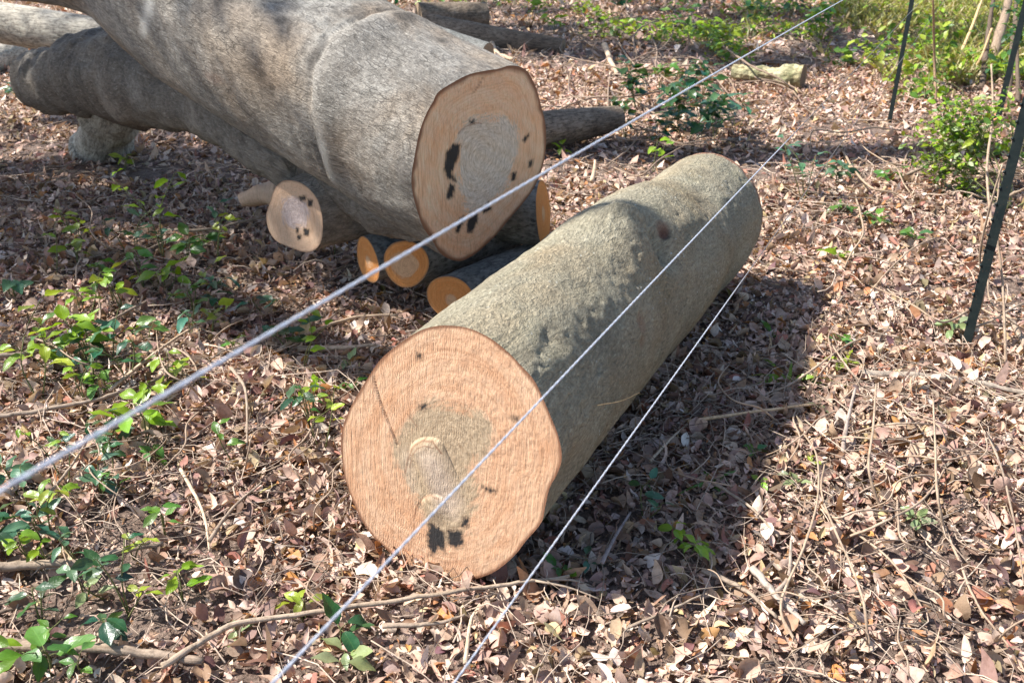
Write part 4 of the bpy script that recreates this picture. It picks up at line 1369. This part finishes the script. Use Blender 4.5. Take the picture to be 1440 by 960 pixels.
shrub((1420, 300), [(1340, 185, 5.4, 0.13, 200), (1320, 215, 5.4, 0.11, 150), (1365, 170, 5.4, 0.14, 200), (1350, 235, 5.3, 0.12, 150), (1380, 205, 5.5, 0.12, 110), (1425, 180, 5.5, 0.13, 90), (1335, 160, 5.5, 0.09, 100), (1345, 265, 5.3, 0.07, 30), (1435, 215, 5.5, 0.1, 40)], 0, 0.046, ['bright', 'yellow', 'mid', 'pale', 'bright'], 'leafy green shrub left of the nearest post, tangled with thin stems', 1)
shrub((1300, 145), [(1295, 105, 8.6, 0.25, 90), (1320, 85, 8.8, 0.25, 80), (1280, 130, 8.3, 0.2, 60), (1310, 120, 8.4, 0.2, 60), (1330, 55, 9.0, 0.25, 60), (1290, 45, 9.0, 0.2, 50)], 0, 0.085, ['mid', 'bright', 'yellow'], 'tall pale green shrub round the far thin post', 2)
shrub((1450, 60), [(1440, 20, 8.0, 0.2, 90), (1450, 40, 8.0, 0.2, 60)], 0, 0.08, ['dark', 'mid'], 'dark green shrub in the upper right corner', 3)
shrub((1235, 95), [(1225, 70, 10, 0.3, 70), (1190, 85, 10, 0.25, 60), (1250, 55, 10.4, 0.3, 60)], 0, 0.10, ['yellow', 'mid'], 'yellow green low shrub left of the far thin post', 4)

# grass and low undergrowth of the far right
n = 15000
gxy = np.empty((0, 2))
while len(gxy) < n:
    p = np.stack([rng.uniform(1050, 1500, n * 2), rng.uniform(-60, 125, n * 2)], -1)
    keep = vnoise(np.stack([p[:, 0] * 0.02, p[:, 1] * 0.035, p[:, 0] * 0], -1)) + (p[:, 0] - 1250) / 260 - (p[:, 1] - 40) / 130 > rng.uniform(-0.4, 0.6, n * 2)
    g = gz(p[keep, 0], np.maximum(p[keep, 1], -60))
    gxy = np.concatenate([gxy, g[:, :2]])
gxy = gxy[:n]
zz = terrain(gxy[:, 0], gxy[:, 1])
gl = rng.uniform(0.12, 0.42, n)
gc = np.array([0.30, 0.31, 0.075])[None] * rng.uniform(0.6, 1.3, (n, 1)) + rng.normal(0, 0.015, (n, 3))
dry = rng.random(n) < 0.35
gc[dry] = np.array([0.42, 0.34, 0.17]) * rng.uniform(0.7, 1.2, (dry.sum(), 1))
gr = leaf_batch('grass', np.stack([gxy[:, 0], gxy[:, 1], zz], -1), rng.uniform(0, 6.28, n), rng.uniform(0.7, 1.5, n), rng.normal(0, 0.3, n), gl, rng.uniform(0.008, 0.02, n), 0.2, rng.uniform(-0.7, -0.1, n), np.clip(gc, 0.02, 0.7), M_FOL, 2, 4, shape=0.5)
tag(gr, 'yellow green grass growing on the far right slope', 'grass', kind='stuff')

n = 9000
p = np.stack([rng.uniform(560, 1500, n * 6), rng.uniform(-60, 150, n * 6)], -1)
g = gz(p[:, 0], p[:, 1])
keep = (fbm(np.stack([g[:, 0] * 0.8, g[:, 1] * 0.8, g[:, 0] * 0 + 4], -1), 3) + np.clip((p[:, 0] - 1130) / 420, -0.8, 0.7) - np.clip((p[:, 1] - 60) / 110, -0.3, 1.2)) > 0.22
g = g[keep][:n]
m = len(g)
zz = terrain(g[:, 0], g[:, 1]) + rng.uniform(0.02, 0.18, m)
uc = np.array([COLS[k] for k in ('bright', 'mid', 'yellow', 'yellow', 'bright')])[rng.integers(0, 5, m)] * rng.uniform(0.7, 1.4, (m, 1))
ul = rng.uniform(0.05, 0.13, m)
ug = leaf_batch('undergrowth', np.stack([g[:, 0], g[:, 1], zz], -1), rng.uniform(0, 6.28, m), rng.normal(0.1, 0.4, m), rng.normal(0, 0.4, m), ul, ul * 0.55, 0.2, -0.1, uc, M_FOL, 2, 2)
tag(ug, 'low green ground cover scattered over the far clearing', 'ground cover', kind='stuff')


# ------------------------------------------------------------------ fence: wires and posts
WD = unit([0.453, 0.891, 0])


def wire(px, py, shade_from, label, r=0.0005):
    nrm = np.array([WD[1], -WD[0], 0])
    rr = ray(px, py)
    t = -0.44 / (rr @ nrm)
    p0 = CAM + rr * t
    L0, L1 = -1.6, 13.0
    npt = 2600
    s = np.linspace(L0, L1, npt)
    c = p0 + WD * s[:, None] + np.array([0, 0, 1.0]) * (0.004 * np.sin(s * 0.8 + px))[:, None]
    m = MB()
    for ph in (0, math.pi):
        a = s * 2 * math.pi / 0.035 + ph
        pth = c + np.stack([np.cos(a) * nrm[0], np.cos(a) * nrm[1], np.sin(a)], -1) * r
        # constant frame keeps the strands round
        th = np.linspace(0, 2 * math.pi, 6, endpoint=False)
        V = pth[:, None] + (np.cos(th)[:, None] * nrm + np.sin(th)[:, None] * np.array([0, 0, 1.0]))[None] * 0.0012
        bc = np.stack([np.repeat(s[:, None], 6, 1), np.cos(th)[None] * r + s[:, None] * 0, np.sin(th)[None] * r + s[:, None] * 0], -1)
        shd = sstep(shade_from - 0.25, shade_from + 0.35, c[:, 1] + 0.25 * vnoise(np.stack([s * 3, s * 0, s * 0 + px], -1)))  # shade over the farther wire, painted in as a darker brown
        m.add(V.reshape(-1, 3), ring_quads(npt, 6), np.zeros((0, 3), int), bc.reshape(-1, 3), np.repeat(1 - 0.92 * shd, 6)[:, None])
    o = m.build('fence_wire', M_WIRE)
    return tag(o, label, 'wire')


wire(0, 690, 9.0, 'top twisted steel fence wire, crossing the sawn end of the big trunk')
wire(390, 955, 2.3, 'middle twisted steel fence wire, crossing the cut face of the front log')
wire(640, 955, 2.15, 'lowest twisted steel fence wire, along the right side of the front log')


def t_post(px, py, h, w, label, studs=False):
    b = gz(px, py)
    b[2] = terrain(b[0], b[1])
    o = thing('fence_post', b, label, 'fence post')
    # T section: flange w wide, web at right angles
    prof = np.array([(-w / 2, 0), (w / 2, 0), (w / 2, 0.005), (0.004, 0.006), (0.003, w * 0.75), (-0.003, w * 0.75), (-0.004, 0.006), (-w / 2, 0.005)])
    ang = math.radians(-38)
    R = np.array([[math.cos(ang), -math.sin(ang)], [math.sin(ang), math.cos(ang)]])
    pr = prof @ R.T
    zs = np.linspace(-0.2, h, 40)
    V = np.array([[(b[0] + x, b[1] + y, b[2] + z) for x, y in pr] for z in zs])
    k = len(pr)
    bc = np.stack([np.repeat(zs[:, None], k, 1), np.repeat(prof[None, :, 0], 40, 0), np.repeat(prof[None, :, 1], 40, 0)], -1)
    e = 39 * k
    tr = np.array([(e, e + 1, e + 2), (e, e + 2, e + 7), (e + 2, e + 3, e + 6), (e + 2, e + 6, e + 7), (e + 3, e + 4, e + 5), (e + 3, e + 5, e + 6)])
    mesh_np('post_shaft', V.reshape(-1, 3), ring_quads(40, k)[:, ::-1], tr, M_PAINT, o, False, vec=bc.reshape(-1, 3), col=np.ones((40 * k, 3)))
    for z in (np.arange(0.12, h - 0.03, 0.062) if studs else ()):
        m = MB()
        q0 = np.array([b[0], b[1], b[2] + z]) + np.array([*(R @ np.array([-w * 0.46, 0.002])), 0])
        q1 = q0 + np.array([*(R @ np.array([-w * 0.2, -0.001])), 0.002])
        m.tube(np.array([q0, (q0 + q1) / 2, q1]), np.array([0.0065, 0.006, 0.004]), 7)
        m.build('stud', M_PAINT, o)
    return o


t_post(1356, 494, 1.55, 0.035, 'nearest dark green steel post with small studs, at the right edge', True)
t_post(1250, 174, 1.7, 0.034, 'far thin dark post standing among pale green shrubs')
t_post(1402, 172, 1.7, 0.045, 'dark far post near the upper right corner behind the leafy shrub')
stick([(1392, 100, 0), (1402, 60, 0.25), (1416, 10, 0.55), (1428, -60, 1.0)], 7, 'ragged dead stem with peeling bark left of the upper right post', 90, 0, (0.9, 0.82, 0.72), 'dead_stem', 'dead stem')
stick([(1340, 100, 0), (1362, 50, 0.3), (1385, -10, 0.7)], 2.5, 'thin straw coloured stem leaning right at the top right', 91, 0, (2.0, 1.7, 1.1), 'dry_stalk', 'dry stalk')
stick([(1358, 112, 0), (1378, 85, 0.2), (1395, 40, 0.5)], 2.5, 'second thin straw stem close to the dead stem', 92, 0, (1.9, 1.6, 1.1), 'dry_stalk', 'dry stalk')
stick([(1316, 150, 0), (1314, 80, 0.4), (1312, -10, 0.95)], 2.2, 'thin upright brown stem right of the far thin post', 93, 0, (1.1, 0.9, 0.7), 'dry_stalk', 'dry stalk')

for k, (L, lab) in enumerate([
        ([(1380, 130, 0), (1388, 60, 0.35), (1400, -20, 0.85)], 'dark thin stem left of the ragged dead stem'),
        ([(1418, 140, 0), (1424, 60, 0.4), (1432, -20, 0.85)], 'dark thin stem right of the ragged dead stem'),
        ([(1432, 150, 0), (1430, 70, 0.4), (1428, -20, 0.9)], 'dark thin stem nearest the upper right corner')]):
    stick(L, 4.2 - k * 0.6, lab, 96 + k, 0, (0.4, 0.36, 0.33), 'dead_stem', 'dead stem')

# straw lying against the log side
sp0 = pick(V1, np.repeat(((Q1 - Q1.mean(0)) / np.linalg.norm(Q1 - Q1.mean(0), axis=1)[:, None])[None], len(S1), 0), 834, 569)
sp1 = pick(V1, np.repeat(((Q1 - Q1.mean(0)) / np.linalg.norm(Q1 - Q1.mean(0), axis=1)[:, None])[None], len(S1), 0), 888, 552)
m = MB()
offv = np.array([0.02, -0.012, 0.008])
m.tube(resample([sp0 + offv * 0.5, (sp0 + sp1) / 2 + offv * 0.9 - [0, 0, 0.008], sp1 + offv], 12), np.linspace(0.0018, 0.001, 12), 5, col=(2.1, 1.75, 1.1))
tag(m.build('straw', M_STICK), 'bright curved straw clinging to the shaded side of the front log', 'straw')


# ------------------------------------------------------------------ trees beside the clearing whose shade falls into it
def shade_tree(x, y, h, tr, clumps, limbs, label, seed, leaf=1.0):
    r_ = np.random.default_rng(seed)
    o = thing('tree', (x, y, 0), label, 'tree')
    m = MB()
    b = np.array([x, y, -0.1])
    top = b + np.array([r_.normal(0, 0.3), r_.normal(0, 0.3), h])
    path = resample([b, (b + top) / 2 + r_.normal(0, 0.15, 3), top], 16)
    m.tube(path, np.linspace(tr, tr * 0.35, 16), 12, 0.08, seed)
    for pts, r0, r1 in limbs:
        pts = [path[int(pts[0] * 15)]] + [np.array(q, float) for q in pts[1:]]
        pp = resample(pts, 14)
        m.tube(pp, np.linspace(r0, r1, 14), 9, 0.1, seed)
    lp = []
    for (cx, cy, cz, rad, nl) in clumps:
        c = np.array([cx, cy, cz], float)
        a = path[int(np.clip(cz / h * 13, 3, 15))]
        m.tube(resample([a, (a + c) / 2 + [0, 0, 0.3], c], 10), np.linspace(tr * 0.35, 0.02, 10), 6, 0.1, seed)
        for k in range(max(1, nl // 60)):
            q = c + r_.normal(0, 0.5, 3) * rad
            m.tube(np.array([c, (c + q) / 2, q]), np.array([0.02, 0.012, 0.006]), 4)
            lp.append(q + r_.normal(0, 0.22, (60, 3)) * np.array([1, 1, 0.6]))
    m.build('trunk', M_BARK_BROWN, o)
    lp = np.vstack(lp)
    N = len(lp)
    cc = np.array(COLS['mid'])[None] * r_.uniform(0.6, 1.2, (N, 1))
    ll = r_.uniform(0.09, 0.17, N) * leaf
    leaf_batch('crown', lp, r_.uniform(0, 6.28, N), r_.normal(0, 0.5, N), r_.normal(0, 0.5, N), ll, ll * 0.5, 0.2, -0.1, cc, M_FOL, 2, 2, o)


shade_tree(-8.6, 6.6, 9.5, 0.22,
           [(-6.9, 6.2, 6.1, 0.55, 600), (-6.6, 5.9, 5.5, 0.4, 300), (-5.7, 4.6, 6.15, 0.45, 360), (-6.4, 5.2, 6.3, 0.5, 480), (-7.1, 5.6, 6.6, 0.45, 360), (-7.6, 5.4, 6.3, 0.5, 240), (-8.3, 4.9, 7.0, 0.7, 420), (-6.6, 6.5, 5.4, 0.5, 240), (-9.6, 7.6, 8.0, 0.9, 480)],
           [([0.5, (-6, 6.9, 5.6), (-3.2, 6.95, 6.0), (0.2, 6.85, 6.0)], 0.30, 0.24), ([0.45, (-6.4, 4.7, 5.2), (-5.1, 3.6, 5.55), (-3.75, 3.3, 5.74)], 0.2, 0.15)], 'tall tree left of the clearing with a long bare limb and an added shadow limb', 3)  # second limb is added out of view to drop a shadow on the front log
shade_tree(-9.5, 13.5, 10, 0.26,
           [(cx + 0.5 * math.sin(cx * 7 + cy * 3), cy + 0.4 * math.cos(cx * 5 + cy), 6.2 + 0.5 * math.sin(cx * 3 + cy * 2), 0.85, 300) for cx in (-4.6, -3.0, -1.4, 0.2) for cy in (11.3, 12.6, 14.2, 16.0, 18.5)],
           [], 'broad tree at the back left whose crown shades the far leaves', 4, 1.7)

# ------------------------------------------------------------------ light
SUN = unit([-1.0, 0.12, 1.20])
sd = bpy.data.lights.new('sun', 'SUN')
sd.energy = 4.8
sd.angle = math.radians(0.7)
sd.color = (1.0, 0.955, 0.89)
so = bpy.data.objects.new('sun', sd)
COL.objects.link(so)
so.rotation_mode = 'QUATERNION'
so.rotation_quaternion = Vector(SUN.tolist()).to_track_quat('Z', 'Y')
so.location = (-10, 1, 14)

w = bpy.data.worlds.new('World')
scene.world = w
w.use_nodes = True
nt = w.node_tree
nt.nodes.clear()
sky = nt.nodes.new('ShaderNodeTexSky')
sky.sky_type = 'NISHITA'
sky.sun_disc = False
sky.sun_elevation = math.asin(SUN[2])
sky.sun_rotation = math.atan2(SUN[0], SUN[1])
bg = nt.nodes.new('ShaderNodeBackground')
bg.inputs['Strength'].default_value = 0.1
wo = nt.nodes.new('ShaderNodeOutputWorld')
nt.links.new(sky.outputs[0], bg.inputs['Color'])
nt.links.new(bg.outputs[0], wo.inputs['Surface'])

scene.view_settings.view_transform = 'Standard'
scene.view_settings.look = 'None'
scene.view_settings.exposure = 1.15
scene.view_settings.gamma = 1.0
scene.render.film_transparent = False
scene.cycles.max_bounces = 5
scene.cycles.diffuse_bounces = 3
scene.cycles.glossy_bounces = 2
scene.cycles.transmission_bounces = 2
scene.cycles.transparent_max_bounces = 4
scene.cycles.caustics_reflective = False
scene.cycles.caustics_refractive = False
scene.cycles.use_denoising = True
